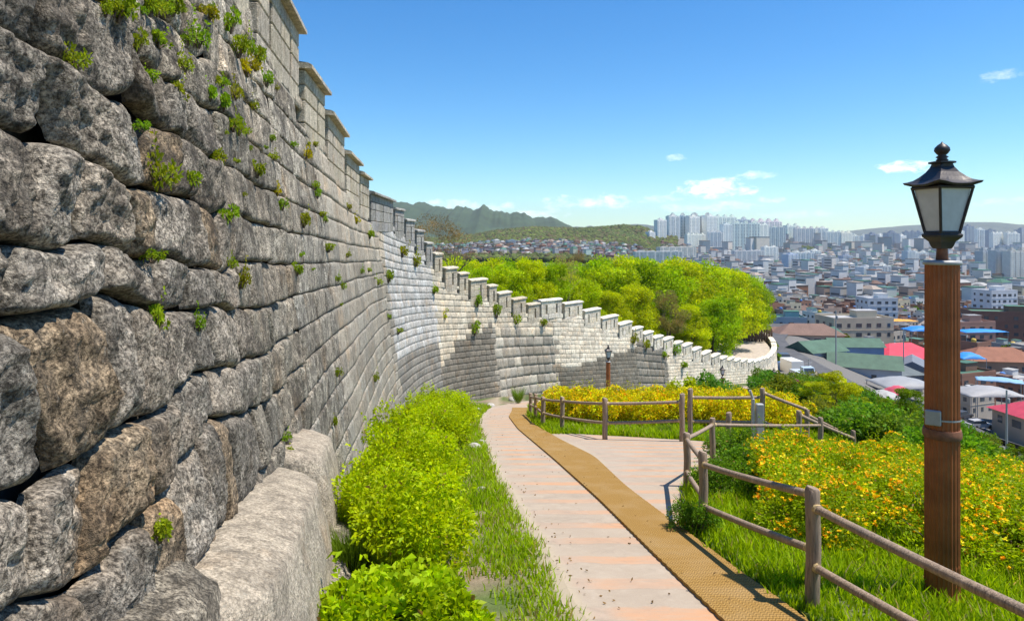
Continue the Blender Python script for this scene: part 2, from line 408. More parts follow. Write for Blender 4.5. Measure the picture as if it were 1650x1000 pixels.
# ------------------------------------------------------------------ fortress wall
TOP = [(-1.35, -5), (-1.62, -2), (-1.8, 0), (-2.22, 3.2), (-2.64, 5.4), (-3.2, 8.2), (-3.72, 12), (-3.93, 14.4), (-4.36, 17.9), (-4.95, 23.8), (-5.12, 29.7), (-4.9, 33.5), (-4.04, 38), (-2.7, 41),
       (-1.3, 43.4), (.1, 46.2), (1.3, 48.2), (2.7, 50), (4.4, 51.6), (6.2, 54), (9.2, 58), (13.1, 64), (17.8, 71), (23.3, 79), (27.6, 85), (33.2, 93), (38.4, 101.5), (42.6, 110), (45.6, 119), (47.2, 128), (47.6, 138)]
def catmull(P, per=10):
    out = []
    for i in range(len(P) - 1):
        p0, p1, p2, p3 = P[max(i - 1, 0)], P[i], P[i + 1], P[min(i + 2, len(P) - 1)]
        for k in range(per):
            t = k / per
            out.append(tuple(.5 * (2 * p1[c] + (-p0[c] + p2[c]) * t + (2 * p0[c] - 5 * p1[c] + 4 * p2[c] - p3[c]) * t * t + (-p0[c] + 3 * p1[c] - 3 * p2[c] + p3[c]) * t ** 3) for c in (0, 1)))
    out.append(P[-1]); return np.array(out)
TP = catmull(TOP); seg = np.hypot(*np.diff(TP, axis=0).T); US = np.concatenate([[0], np.cumsum(seg)]); UL = US[-1]
tan = np.gradient(TP, US, axis=0); tan /= np.linalg.norm(tan, axis=1)[:, None]
k_ = np.hanning(9); k_ /= k_.sum()
for c in (0, 1): tan[:, c] = np.convolve(np.pad(tan[:, c], 4, mode='edge'), k_, 'valid')
tan /= np.linalg.norm(tan, axis=1)[:, None]
def topxy(u): return np.interp(u, US, TP[:, 0]), np.interp(u, US, TP[:, 1])
def nin(u):   # horizontal direction into the hill (left of travel)
    tx, ty = np.interp(u, US, tan[:, 0]), np.interp(u, US, tan[:, 1]); return -ty, tx
def u_of_y(y): return float(np.interp(y, TP[:, 1], US))
# merlons: (y0, y1, cap top z)
ML = [(-4.8, -.6, 4.5), (-.3, 4.1, 4.25), (4.4, 8.35, 4.0), (8.75, 11.9, 3.7), (12.2, 14.3, 3.12), (14.55, 17.7, 2.72), (17.95, 21.1, 2.30), (21.3, 23.6, 2.06), (23.9, 29.4, 1.62), (29.8, 32, 1.3), (32.3, 34, .85),
      (34.3, 35.6, .35), (35.9, 37.0, -.3), (37.3, 38.4, -.9), (38.7, 40.0, -1.75), (40.25, 41.1, -2.15), (41.35, 42.9, -2.62), (43.15, 44.0, -3.1), (44.25, 45.9, -3.66), (46.15, 47.7, -4.22), (47.95, 49.1, -4.75), (49.35, 50.9, -4.6), (51.15, 53, -5.0)]
ZT = [(53, -5.3), (55, -5.95), (58, -7.1), (64, -9.1), (71, -11.1), (79, -13.6), (85, -15.3), (93, -16.9), (101.5, -17.8), (110, -18.0), (119, -17.8), (138, -17.9)]
mer = [(u_of_y(a) - .03, u_of_y(b) + .04, z) for a, b, z in ML]
u = u_of_y(53.25)
while u < UL - 3:
    L_ = rnd.uniform(2.3, 3.1); yy = topxy(u + L_ / 2)[1]; mer.append((u, u + L_, float(np.interp(yy, [a for a, b in ZT], [b for a, b in ZT])) + rnd.uniform(-.08, .08))); u += L_ + .17
PH = 1.22   # parapet height with its cap
mu = []; mz = []
for a, b, z in mer: mu += [a - .15, b + .149]; mz += [z - PH] * 2
def zpar(u): return np.interp(u, mu, mz)
bat = lambda y: np.interp(y, [0, 36, 55, 140], [.12, .12, .09, .07])
_x, _y = topxy(US); _nx, _ny = nin(US); _zp = zpar(US)
_b = bat(_y); _H = _zp - G(_x - _nx * .8, _y - _ny * .8)
FX, FY = _x - _nx * _b * _H, _y - _ny * _b * _H; FZ = G(FX, FY)
def face(u, z, out=0.0):
    x, y = topxy(u); nx, ny = nin(u); h = np.interp(u, US, _zp) if False else np.interp(u, US, np.convolve(np.pad(_zp, 6, mode='edge'), np.ones(13) / 13, 'valid'))
    o = -bat(y) * (h - z) * -1.0
    o = bat(y) * (z - h) - out
    return x + nx * o, y + ny * o
wall = empty('fortress_wall', (0, 0, 0), 0, 'long curving fortress wall of grey granite with stepped battlements winding downhill beside the path', 'wall')
Y0 = u_of_y(4.5); UB = u_of_y(25.5)
near_lines = [-1.78, -1.18, -.70, -.28, .0, .30, .76, 1.16, 1.5, 1.9, 2.3, 2.7]
def line1(k, u):
    far_ = -1.92 + .45 * k
    if k < 0: nr = -1.78 + .5 * k
    elif k < len(near_lines): nr = near_lines[k]
    else: nr = near_lines[-1] + .42 * (k - len(near_lines) + 1)
    s = float(sst(u_of_y(3.2), u_of_y(7.5), u)); du = u - u_of_y(2)
    wv = noise.noise(Vector((u * .45, k * 7.7, 0))) * (.16 * (1 - s) + .035)
    return nr * (1 - s) + far_ * s - .035 * max(du, 0) + wv
def line2(k, u):
    y = float(topxy(u)[1]); sl = float(np.interp(y, [25, 36, 50, 60, 100, 140], [0, -1.2, -3.4, -5.6, -15.0, -17.0]))
    return -12 + .33 * k + sl * .75 + noise.noise(Vector((u * .3, k * 3.1, 5))) * .03
def zone(u, z, y, zf, zp):
    h = z - zf; top = zp - z; r = rnd.random()
    if y < 5.5 and z < 1.2: base = (.25, .22, .178) if r > .10 else (.25, .19, .125); bul = .03
    elif y < 9: base = (.27, .24, .19); bul = .018
    else: base = (.33, .30, .245); bul = .008
    if y < 26 and top < 1.6 + .4 * math.sin(u): base = (.46, .405, .32); bul = .01
    if y >= 26:
        base = (.50, .49, .46)
        if y > 36.5:
            base = (.60, .53, .41)
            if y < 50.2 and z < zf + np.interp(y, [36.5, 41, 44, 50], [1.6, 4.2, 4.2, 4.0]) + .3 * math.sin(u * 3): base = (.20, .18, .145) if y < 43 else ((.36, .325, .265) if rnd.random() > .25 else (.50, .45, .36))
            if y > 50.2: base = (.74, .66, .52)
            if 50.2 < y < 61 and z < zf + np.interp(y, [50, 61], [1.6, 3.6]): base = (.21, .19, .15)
            if 60.5 < y < 67 : base = (.25, .23, .19)
        bul = .008
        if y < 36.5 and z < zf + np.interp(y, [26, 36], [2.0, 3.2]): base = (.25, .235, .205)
    f = rnd.uniform(.78, 1.2); w = rnd.uniform(-.03, .03)
    return (base[0] * f * (1 + w), base[1] * f, base[2] * f * (1 - w)), bul
V = []; Fc = []; TN = []; base_i = 0
def stone(u0, u1, lf, k, n, rnd_amt, bul, tint, y, amp, clampz, extra=0):
    global base_i
    m = n + 1; sk = rnd.uniform(-.12, .12) * (u1 - u0) * (1 if y < 9 else .3); tl = rnd.uniform(-.03, .03) if y < 9 else rnd.uniform(-.008, .008)
    tlu = rnd.uniform(-.04, .04) if y < 9 else rnd.uniform(-.01, .01); seed = rnd.uniform(0, 50); um = (u0 + u1) / 2
    pwr = 8 if y < 5.5 else 14 if y < 9 else 18
    rec = .065 if y < 5.5 else .045 if y < 9 else .022 if y < 50 else .010; bul += extra; wa = (.07 if y < 5.5 else .02 if y < 9 else .006)
    for j in range(m):
        b = -1 + 2 * j / n
        for i in range(m):
            a = -1 + 2 * i / n
            # denser towards the edges
            a2 = math.sin(a * math.pi / 2); b2 = math.sin(b * math.pi / 2)
            aa = a2 * math.sqrt(1 - rnd_amt * b2 * b2 * .5); bb = b2 * math.sqrt(1 - rnd_amt * a2 * a2 * .5)
            uu = um + aa * (u1 - u0) / 2 * .985 + sk * bb
            l0, l1 = lf(k, uu), lf(k + 1, uu); zz = (l0 + l1) / 2 + bb * (l1 - l0) / 2 * .98
            uu += wa * noise.noise(Vector((uu * 1.5, zz * 1.9, 3))) * 1.6; zz += wa * noise.noise(Vector((uu * 1.7, zz * 1.3, 13))) * 1.6
            e = max(0.0, (1 - abs(a2) ** pwr) * (1 - abs(b2) ** pwr)) ** .5
            o = -rec + e * (rec + bul) + (tl * b2 + tlu * a2) * e
            if amp:
                q = Vector((uu * 2.4 + seed, zz * 2.4, seed)); d_ = noise.noise(q) * 1.0 + (.5 - abs(noise.noise(q * 2.3))) * .8 + noise.noise(q * 6) * .45 + noise.noise(q * 14) * .28
                o += amp * d_ * (.3 + .7 * e)
            V.append((uu, min(zz, clampz), o))
    TN.extend([tint] * (m * m))
    for j in range(n):
        for i in range(n):
            q = base_i + j * m + i; Fc.append((q, q + 1, q + m + 1, q + m))
    base_i += m * m
def big_top(y, zf):   # height up to which large squared blocks were used in the two repaired panels
    return zf + (4.3 if 44.3 < y < 49.4 else 4.6 if 61.5 < y < 65.7 else -9)
def line3(k, u):
    y = float(topxy(u)[1]); sl = float(np.interp(y, [43, 50, 60, 67], [-2.4, -3.4, -5.8, -7.4])); return -14 + .66 * k + sl * .95 + noise.noise(Vector((u * .3, k * 3.1, 5))) * .02
def run_rows(u_a, u_b, lf, krange, hh):
    for k in krange:
        u = u_a + rnd.uniform(0, .6) - .3
        while u < u_b:
            y = float(topxy(u)[1]); zc = lf(k + .0, u) if False else (lf(k, u) + lf(k + 1, u)) / 2
            if y < 4.5: w = rnd.choice([rnd.uniform(.28, .5), rnd.uniform(.45, .75)])
            elif y < 9: w = rnd.uniform(.55, 1.0)
            elif y < 26: w = rnd.uniform(.7, 1.35)
            elif y < 50: w = rnd.uniform(.45, .8)
            else: w = rnd.uniform(.45, .9)
            u1 = min(u + w, u_b + rnd.uniform(-.05, .2))
            zf = float(np.interp(u, US, FZ)); zp = min(float(zpar(u)), float(zpar(u1)))
            if lf is line2 and zc < big_top(y, zf) - .2: u = u1; continue
            if lf is line3 and lf(k, u) > zf + (4.3 if y < 55 else 4.6): u = u1; continue
            if lf is line3: u1 = min(u + w * 1.5, u_b)
            if zc > zf - .45 and lf(k, (u + u1) / 2) < max(float(zpar(u)), float(zpar(u1))) - .02 and u1 - u > .12:
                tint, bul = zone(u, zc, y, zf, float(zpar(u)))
                n = 32 if y < 3.5 else 24 if y < 5.5 else 13 if y < 10 else 7 if y < 26 else 5
                amp = .06 if y < 3 else .042 if y < 5 else .026 if y < 9 else .008 if y < 26 else .004
                ra = rnd.uniform(.05, .32) if y < 4 else rnd.uniform(.03, .2) if y < 5.5 else .10 if y < 9 else .015
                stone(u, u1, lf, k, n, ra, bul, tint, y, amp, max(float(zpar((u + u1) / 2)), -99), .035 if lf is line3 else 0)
            u = u1
run_rows(u_of_y(-1.5), UB, line1, range(-18, 16), .45)
run_rows(UB - .1, UL - .5, line2, range(-40, 60), .33)
run_rows(u_of_y(43.5), u_of_y(50.25), line3, range(-5, 30), .66); run_rows(u_of_y(60.7), u_of_y(66.4), line3, range(-10, 24), .66)
V = np.array(V); fx, fy = face(V[:, 0], V[:, 1], V[:, 2])
fy0 = np.interp(V[np.array(Fc)[:, 0], 0], US, TP[:, 1])
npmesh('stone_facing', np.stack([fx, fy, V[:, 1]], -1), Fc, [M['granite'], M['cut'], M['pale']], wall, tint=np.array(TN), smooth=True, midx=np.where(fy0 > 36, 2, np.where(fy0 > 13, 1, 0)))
# core behind the facing + walkway top
uu = np.arange(0, UL, .4); V = []; Fc = []
for i, u in enumerate(uu):
    zp = float(zpar(u)); zf = float(np.interp(u, US, FZ)) - .8; nx, ny = nin(u); x0, y0 = topxy(u)
    for z in (zf, (zf * 2 + zp) / 3, (zf + 2 * zp) / 3, zp - .01):
        a, b = face(u, z, -.10 - .10 * (y0 < 6)); V.append((a, b, z))
    for w in (.7, 1.1):
        a, b = face(u, zp, -.1); V.append((a + nx * w, b + ny * w, zp - (.012 if w < 1 else .35)))
n = 6
for i in range(len(uu) - 1):
    for j in range(n - 1): Fc.append((i * n + j, (i + 1) * n + j, (i + 1) * n + j + 1, i * n + j + 1))
npmesh('core', V, Fc, M['mortar'], wall)
# merlons
for (a, b, zt) in mer:
    um = (a + b) / 2; L_ = b - a; zb = zt - PH; x0, y0 = face(np.array([um]), np.array([zb]), 0.0)
    xa, ya = face(np.array([a]), np.array([zb]), 0.); xb, yb = face(np.array([b]), np.array([zb]), 0.)
    ang = math.atan2(float(yb[0] - ya[0]), float(xb[0] - xa[0])); cx, cy = float(xa[0] + xb[0]) / 2, float(ya[0] + yb[0]) / 2
    L_ = math.hypot(float(xb[0] - xa[0]), float(yb[0] - ya[0]))
    V = []; FF = []; T_ = []
    def blk(x0, x1, z0, z1, y0, y1, c, bv=.018):
        mb = MB(); mb.box(((x0 + x1) / 2, (y0 + y1) / 2, (z0 + z1) / 2), (x1 - x0, y1 - y0, z1 - z0), bevel=bv)
        b0 = len(V); V.extend(mb.v); T_.extend([c] * len(mb.v))
        for f in mb.f:
            if len(f) == 4: FF.append([b0 + i for i in f])
            else:
                for q in range(1, len(f) - 2, 2): FF.append([b0 + f[0], b0 + f[q], b0 + f[q + 1], b0 + f[q + 2]])
    white = float(y0[0]) > 50; cb = (.54, .48, .38) if not white else (.74, .68, .57)
    if 24 < float(y0[0]) < 37: cb = (.36, .35, .33)
    def cc(): f = rnd.uniform(.82, 1.12); return (cb[0] * f, cb[1] * f, cb[2] * f * rnd.uniform(.94, 1.02))
    holes = 2 if L_ > 2.2 else 1
    if L_ > 4: holes = 3
    hx = [(-L_ / 2 + L_ * (i + .5 + (.12 if holes == 1 else 0)) / holes) for i in range(holes)]
    rows = [(-.25, .12), (.12, .52), (.52, .80), (.80, PH - .15)]
    for ri, (z0, z1) in enumerate(rows):
        cuts = [-L_ / 2]
        if ri == 1 or ri == 2:
            for h in hx: cuts += [h - .09, h + .09]
        cuts.append(L_ / 2); cuts = sorted(cuts)
        for c0, c1 in zip(cuts[:-1], cuts[1:]):
            mid = (c0 + c1) / 2
            if ri == 1 and any(abs(mid - h) < .05 for h in hx): continue
            if ri == 2 and any(abs(mid - h) < .05 for h in hx) : continue
            nn = max(1, round((c1 - c0) / .75)); xs = [c0 + (c1 - c0) * q / nn for q in range(nn + 1)]
            for p0, p1 in zip(xs[:-1], xs[1:]): blk(p0 + .006, p1 - .006, z0 + .006, z1 - .006, -.02, .24, cc())
    blk(-L_ / 2 + .01, L_ / 2 - .01, -.3, PH - .18, .235, .62, tuple(c * .9 for c in cc()))
    o = npmesh('merlon', V, FF, M['cut'], wall, tint=np.array(T_)); o.location = (cx, cy, zb); o.rotation_euler = (0, 0, ang)
    # gabled cap slab, split in lengths
    V = []; Fq = []; T_ = []; nc = max(1, round(L_ / 1.3)); KC = []; oh = .15 if float(y0[0]) < 30 else .085
    for q in range(nc):
        x0_, x1_ = -L_ / 2 - .07 + (L_ + .14) * q / nc + .004, -L_ / 2 - .07 + (L_ + .14) * (q + 1) / nc - .004
        b0 = len(V); c = tuple(v * 1.12 for v in cc()); dz = rnd.uniform(-.012, .012)
        for x in (x0_, x1_):
            for (yy, zz) in ((-oh, -.15), (-oh, -.085), (-oh + .07, -.05), (.30, .0), (.70, -.06), (.76, -.085), (.76, -.15)): V.append((x, yy, PH + zz + dz)); T_.append(c)
        for j in range(7): Fq.append((b0 + (j + 1) % 7, b0 + j, b0 + 7 + j, b0 + 7 + (j + 1) % 7))
        for b1, rev in ((b0, 0), (b0 + 7, 1)):
            for q2 in ((0, 1, 5, 6), (1, 2, 4, 5), (2, 3, 3, 4)):
                f = [b1 + i for i in q2]; KC.append(f if rev else f[::-1])
    KC = [f for f in KC if len(set(f)) == 4] + [[*dict.fromkeys(f)] + [] for f in []]
    tri = []
    cap = npmesh('cap_stone', V, Fq + KC, M['cut'], o, tint=np.array(T_))
# plinth slabs at the foot
def boulder(name, pts_u, z_of, outw, depth, tint, n=22, amp=.05, parent=wall, mat='granite'):
    u0, u1 = pts_u; V = []; Fc = []
    m = n * 2
    for i in range(m + 1):
        a = -1 + 2 * i / m
        for j in range(n + 1):
            s = j / n    # from wall face over the top, down the outer side
            u = (u0 + u1) / 2 + a * (u1 - u0) / 2 * (1 - .06 * (1 - abs(2 * s - 1)))
            zt, zb = z_of(u); ed = max(0, 1 - abs(a) ** 8) ** .5
            if s < .5: o = outw * (s / .5) ** .9 * ed; z = zt - .10 * (s / .5) ** 2 - .06 * s
            else: o = (outw + .05 * math.sin((s - .5) * 6)) * ed; z = zt - .13 - (s - .5) / .5 * (zt - zb)
            if abs(s - .5) < .08: o *= .97
            q = Vector((u * 2.3, s * 3 + u0, z * 2)); d_ = noise.noise(q) + .45 * noise.noise(q * 2.6) + .2 * noise.noise(q * 7)
            x, y = face(np.array([u]), np.array([z]), o + amp * d_ - .03); V.append((float(x[0]), float(y[0]), z + amp * .6 * noise.noise(q * 1.7 + Vector((9, 1, 2))) - (1 - ed) * .12))
    k = n + 1; Fc = [(i * k + j, (i + 1) * k + j, (i + 1) * k + j + 1, i * k + j + 1) for i in range(m) for j in range(n)]
    return npmesh(name, V, Fc, M[mat], parent, tint=np.array([tint] * len(V)), smooth=True)
gz = lambda u: float(np.interp(u, US, FZ))
boulder('plinth_stone', (u_of_y(1.2), u_of_y(3.55)), lambda u: (-1.30 - .14 * (u - u_of_y(1.2)), gz(u) - .5), .30, 1, (.25, .22, .17))
boulder('plinth_stone', (u_of_y(2.9), u_of_y(6.6)), lambda u: (-1.70 - .145 * (u - u_of_y(3.2)), gz(u) - .4), .47, 1, (.41, .355, .275), n=26, amp=.016, mat='cut')
boulder('plinth_stone', (u_of_y(6.65), u_of_y(8.6)), lambda u: (-2.16 - .12 * (u - u_of_y(6.6)), gz(u) - .4), .42, 1, (.40, .345, .27), n=24, amp=.016, mat='cut')
boulder('plinth_stone', (u_of_y(4.6), u_of_y(7.9)), lambda u: (-2.62 - .16 * (u - u_of_y(4.6)), gz(u) - .4), .62, 1, (.34, .30, .235), amp=.03)

# ground inside the wall
V = []; Fc = []; T_ = []; st = range(0, len(US), 3); offsets = [(.55, -.0), (3, -.05), (8, -.1), (20, -.6), (45, -2), (80, -6)]
rows_ = 0
for i in st:
    u = US[i]; x, y = topxy(u); nx, ny = nin(u); zp = float(zpar(u))
    for (o, dz) in offsets:
        o2 = o if y > 20 else min(o, 30); X_, Y_ = float(x + nx * o2), float(y + ny * o2); V.append((X_, Y_, zp - .1 + dz))
        sand = 27 < X_ < 50 and 92 < Y_ < 124
        T_.append((.50, .41, .30) if sand else (.13, .13, .05))
    rows_ += 1
n = len(offsets); Fc = [(i * n + j, i * n + j + 1, (i + 1) * n + j + 1, (i + 1) * n + j) for i in range(rows_ - 1) for j in range(n - 1)]
tag(npmesh('hilltop_ground', V, Fc, M['ground'], tint=np.array(T_), smooth=True), kind='structure')
def gin(x, y):
    d = np.hypot(_x - x, _y - y); i = int(np.argmin(d)); return float(zpar(US[i])) - .1 - .03 * max(0, d[i] - 8)
# sandy court behind the far bend
cz = float(zpar(u_of_y(97))) + .0
ct = MB(); ct.add([(24, 96, cz + .1), (36.3, 99, cz + .06), (43, 113, cz - .05), (45.5, 124, cz - .1), (29, 128, cz), (20, 112, cz + .1)], [(0, 1, 2, 3, 4, 5)])
tag(ct.build('court_ground', M['walk']), kind='structure')
bf = empty('board_fence', (31, 122, cz), 0, 'dark brown board fence at the back of the sandy court under the trees', 'fence')
b1 = MB(); b2 = MB()
for i in range(46):
    x = 27.0 + i * .42; y = 121 + .25 * math.sin(i * .25); MBx = b1.box((x - 31, y - 122, 1.0 + rnd.uniform(-.05, .1)), (.37, .05, 2.1), .05 * math.sin(i))
b1.build('board_panel', M['clay'], bf)
for i in range(8):
    MB().box((-4 + i * 2.7, -1.1, 1.15), (.14, .14, 2.4)).build('post', M['clay'], bf)

# ------------------------------------------------------------------ vegetation
def leaf_np(cen, dirs, L, W, cols, rg=rg, droop=.25):
    n = len(cen); dirs = dirs / (np.linalg.norm(dirs, axis=1)[:, None] + 1e-9)
    rv = rg.normal(size=(n, 3)); side = np.cross(dirs, rv); side /= np.linalg.norm(side, axis=1)[:, None] + 1e-9
    Ls = (L * rg.uniform(.7, 1.3, n))[:, None]; Ws = (W * rg.uniform(.8, 1.2, n))[:, None]
    nn = np.cross(side, dirs)
    v0 = cen; v1 = cen + dirs * Ls * .45 + side * Ws * .5 + nn * Ls * .08; v2 = cen + dirs * Ls + np.array([0, 0, -1]) * Ls * droop; v3 = cen + dirs * Ls * .45 - side * Ws * .5 + nn * Ls * .08
    v = np.stack([v0, v1, v2, v3], 1).reshape(-1, 3); f = np.arange(n * 4).reshape(n, 4)
    return v, f, np.repeat(cols, 4, axis=0)
def clump_pts(n, blobs, shell=.55, floor=None):
    bl = np.array(blobs); w = bl[:, 3] ** 2; w /= w.sum(); idx = rg.choice(len(bl), n, p=w)
    d = rg.normal(size=(n, 3)); d /= np.linalg.norm(d, axis=1)[:, None]
    r = rg.uniform(shell ** 2, 1, n) ** .5; sc = bl[idx, 3]
    p = bl[idx, :3] + d * (r * sc)[:, None] * np.stack([np.ones(n), np.ones(n), bl[idx, 4]], -1)
    if floor is not None: k = p[:, 2] > floor; p, d, idx = p[k], d[k], idx[k]
    return p, d, idx
def cols_for(n, idx, base, var=.2, blobvar=.18, yel=.25):
    nb = int(idx.max()) + 1; bv = rg.uniform(1 - blobvar, 1 + blobvar, nb)[idx]; v = rg.uniform(1 - var, 1 + var, n) * bv
    c = np.array(base)[None, :] * v[:, None]; y = rg.uniform(0, yel, n); c[:, 0] *= 1 + y; return c
def bush(name, rad, h, nb, nl, L, W, base, flowers=0, fcol=(.85, .38, .01), stemn=9, fsize=.035, seed=0):
    root = empty(name); R_ = random.Random(seed); blobs = []
    for i in range(nb):
        a = R_.uniform(0, 2 * math.pi); r = rad * math.sqrt(R_.random()) * .8; br = R_.uniform(.20, .42) * rad
        hz = R_.uniform(.25, 1.0) * h * (1 - .35 * (r / rad) ** 2) - br * .4
        blobs.append((r * math.cos(a), r * math.sin(a), max(hz, br * .5), br, .85))
    p, d, idx = clump_pts(nl, blobs, .5, .01); d = d + np.array([0, 0, .5]) + rg.normal(size=d.shape) * .5
    ns = int(nl / 170)
    sp_, sd_ = [], []; bl = np.array(blobs); shoots = []
    for q in range(ns):
        b = bl[R_.randrange(len(bl))]; dv_ = np.array([R_.gauss(0, .6), R_.gauss(0, .6), abs(R_.gauss(.8, .4))]); dv_ /= np.linalg.norm(dv_); ln = R_.uniform(.08, .30) * (.5 + rad)
        p0 = b[:3] + dv_ * b[3] * .8; shoots.append((p0, p0 + dv_ * ln))
        for e in np.linspace(0, 1, 9): sp_.append(p0 + dv_ * ln * e); sd_.append(dv_ * .5 + np.array([R_.gauss(0, .8), R_.gauss(0, .8), R_.gauss(0, .4)]))
    sp_ = np.array(sp_); p = np.vstack([p, sp_]); d = np.vstack([d, np.array(sd_)]); idx = np.concatenate([idx, np.zeros(len(sp_), dtype=int)])
    v, f, c = leaf_np(p, d, L, W, cols_for(len(p), idx, base, .28, .22))
    dry_ = rg.random(len(p)) < .012; c[np.repeat(dry_, 4)] = (.30, .19, .07)
    npmesh('foliage', v, f, M['leaf'], root, tint=c)
    s = MB()
    for b in blobs[:stemn * 2]:
        s.tube([(b[0] * .12, b[1] * .12, -.03), (b[0] * .5, b[1] * .5, b[2] * .55), (b[0], b[1], b[2])], [.012, .009, .004], 5)
    s.build('stem', M['bark'], root)
    if flowers:
        p, d, idx = clump_pts(flowers, blobs, .93, h * .3); nzf = np.array([noise.noise(Vector((a * 3.2, b * 3.2, c * 3.2 + seed))) for a, b, c in p]); k = (d[:, 2] > -.3) & (nzf + rg.normal(size=len(p)) * .10 > .08); p, d = p[k], d[k]; p = p + d * .02
        nf = len(p); P_, D_ = np.repeat(p, 5, 0), np.repeat(d, 5, 0)
        v, f, c = leaf_np(P_, D_ * .35 + rg.normal(size=(nf * 5, 3)), fsize, fsize * .9, np.array(fcol)[None] * np.stack([rg.uniform(.85, 1.1, nf * 5), np.repeat(rg.uniform(.6, 1.3, nf), 5), np.ones(nf * 5)], -1), droop=0)
        tag(npmesh('blossom', v, f, M['petal'], root, tint=c), kind='stuff')
    return root
used = set()
def put(proto, x, y, z=None, s=1.0, rz=None, label=None, cat=None, group=None, color=None, sz=None):
    if proto.name not in used: o = proto; used.add(proto.name)
    else: o = copy_tree(proto)
    o.location = (x, y, g1(x, y) - .02 if z is None else z); o.scale = (s, s, s * (sz or 1)); o.rotation_euler = (0, 0, rnd.uniform(0, 6.28) if rz is None else rz)
    tag(o, label, cat, group)
    if color:
        for c in (KIDS.get(o.name) or [q for q in o.children]): c.color = (*color, 1)
    return o
LIME = (.37, .54, .003)
lime = [bush('lime_shrub', .62, 1.0, 34, 9000, .055, .034, LIME, seed=i) for i in range(2)]
limelab = ['large lime green shrub at the foot of the wall, nearest of the row', 'lime green shrub swelling against the stone wall behind the nearest shrub', 'round lime green shrub between the wall and the bare soil strip', 'lime green shrub halfway down the wall foot, beside the white stones', 'lime green shrub just before the wall bends', 'last lime green shrub of the row by the wall bend', 'small lime green shrub beside the path edge of the row', 'lime shrub tight against the cut granite blocks']
for i, (px, py, s, sz) in enumerate([(668, 915, 1.0, 1.0), (612, 860, .95, 1.12), (690, 800, .95, 1.05), (640, 775, 1.1, 1.15), (706, 728, 1.15, 1.0), (672, 705, 1.2, 1.0), (728, 690, 1.25, .95), (700, 683, 1.35, .95)]):
    x, y = GP(px, py); put(lime[i % 2], x, y, s=s, sz=sz, label=limelab[i], cat='shrub', group='lime shrubs at the foot of the wall')
lowl = [bush('leafy_groundcover', .34, .34, 14, 1500, .075, .05, (.30, .48, .004), seed=20 + i) for i in range(2)]
for i, (px, py, s) in enumerate([(560, 1030, 1.0), (630, 1010, 1.1), (700, 1015, .95), (590, 985, .9), (665, 975, .9), (520, 1040, .9), (735, 1030, .8), (720, 975, .6)]):
    x, y = GP(px, py); put(lowl[i % 2], x, y, s=s, label='low clump of broad bright green leaves in front of the nearest lime shrub', cat='plant', group='low leafy clumps in front of the lime shrubs')
wf = bush('white_flower_plant', .2, .22, 5, 260, .05, .03, (.20, .33, .02), 14, (.75, .75, .72), fsize=.035, seed=3); x, y = GP(722, 985)
put(wf, x, y, label='small plant with white flowers at the front of the left verge', cat='plant')
KG = (.27, .43, .004)
ker = [bush('kerria_shrub', .75, 1.0, 30, 6500, .06, .03, KG, 1900, (.95, .66, .006), fsize=.036, seed=30 + i) for i in range(3)]
kerb = [bush('kerria_shrub', .75, 1.0, 30, 5000, .06, .03, (.40, .46, .005), 3600, (.90, .78, .006), fsize=.036, seed=40 + i) for i in range(2)]
spots = []
for d in np.arange(6.6, 13.5, 1.05):   # big bank on the right behind the near fence
    for q in range(7):
        x = 3.15 + (d - 6.6) * .30 + q * 1.02 + rnd.uniform(-.2, .2); yy = d + rnd.uniform(-.3, .3) + q * -.12
        if d < 7.5 and x < 4.0: continue
        if x > .86 * yy + .6: continue
        if (x - 3.75) ** 2 + (yy - 5.94) ** 2 < .9: continue
        if x < 2.9 + (yy - 8) * .35 and yy > 8.5: continue
        spots.append((x, yy))
for i, (x, y) in enumerate(spots):
    put(ker[i % 3], x, y, s=rnd.uniform(.78, .95), sz=rnd.uniform(.72, .95), label='kerria bush with orange yellow blossom in the bank behind the near fence', cat='shrub', group='kerria bushes in the bank behind the near fence')
belt = [(888 + i * 38, 668 - 2 * i) for i in range(10)]
for i in range(12):
    a = i / 11; x = 1.7 + a * 7.0; y = 22.3 - a * 1.6 + (i % 2) * .8
    if i < 1: y = 24
    put(kerb[(i + 1) % 2], x, y, s=1.0 + .15 * rnd.random(), sz=1.06, label='kerria bush thick with yellow blossom in the hedge behind the far fence', cat='shrub', group='kerria bushes in the hedge behind the far fence')
for i in range(9):
    x = 2.0 + i * .85; y = 24.2 + rnd.uniform(-.3, .5)
    put(kerb[i % 2], x, y, s=1.15, sz=1.0, label='kerria bush in the back row of the yellow hedge before the old wall', cat='shrub', group='kerria bushes in the back row of the hedge')
DG = (.09, .19, .015)
dg = [bush('green_shrub', .55, .75, 22, 4200, .05, .028, DG, seed=60 + i) for i in range(2)]
for i, (px, py, s) in enumerate([(1124, 856, .6), (1160, 800, .9), (1200, 795, 1.05), (1185, 745, 1.05), (1240, 755, 1.0), (1165, 730, .85), (1228, 725, .8), (1255, 800, .9), ]):
    x, y = GP(px, py); put(dg[i % 2], x, y, s=s * .95, label='dark green leafy shrub crowding the corner of the near fence', cat='shrub', group='green shrubs at the corner of the near fence', color=(1.25, 1.35, 1.0))
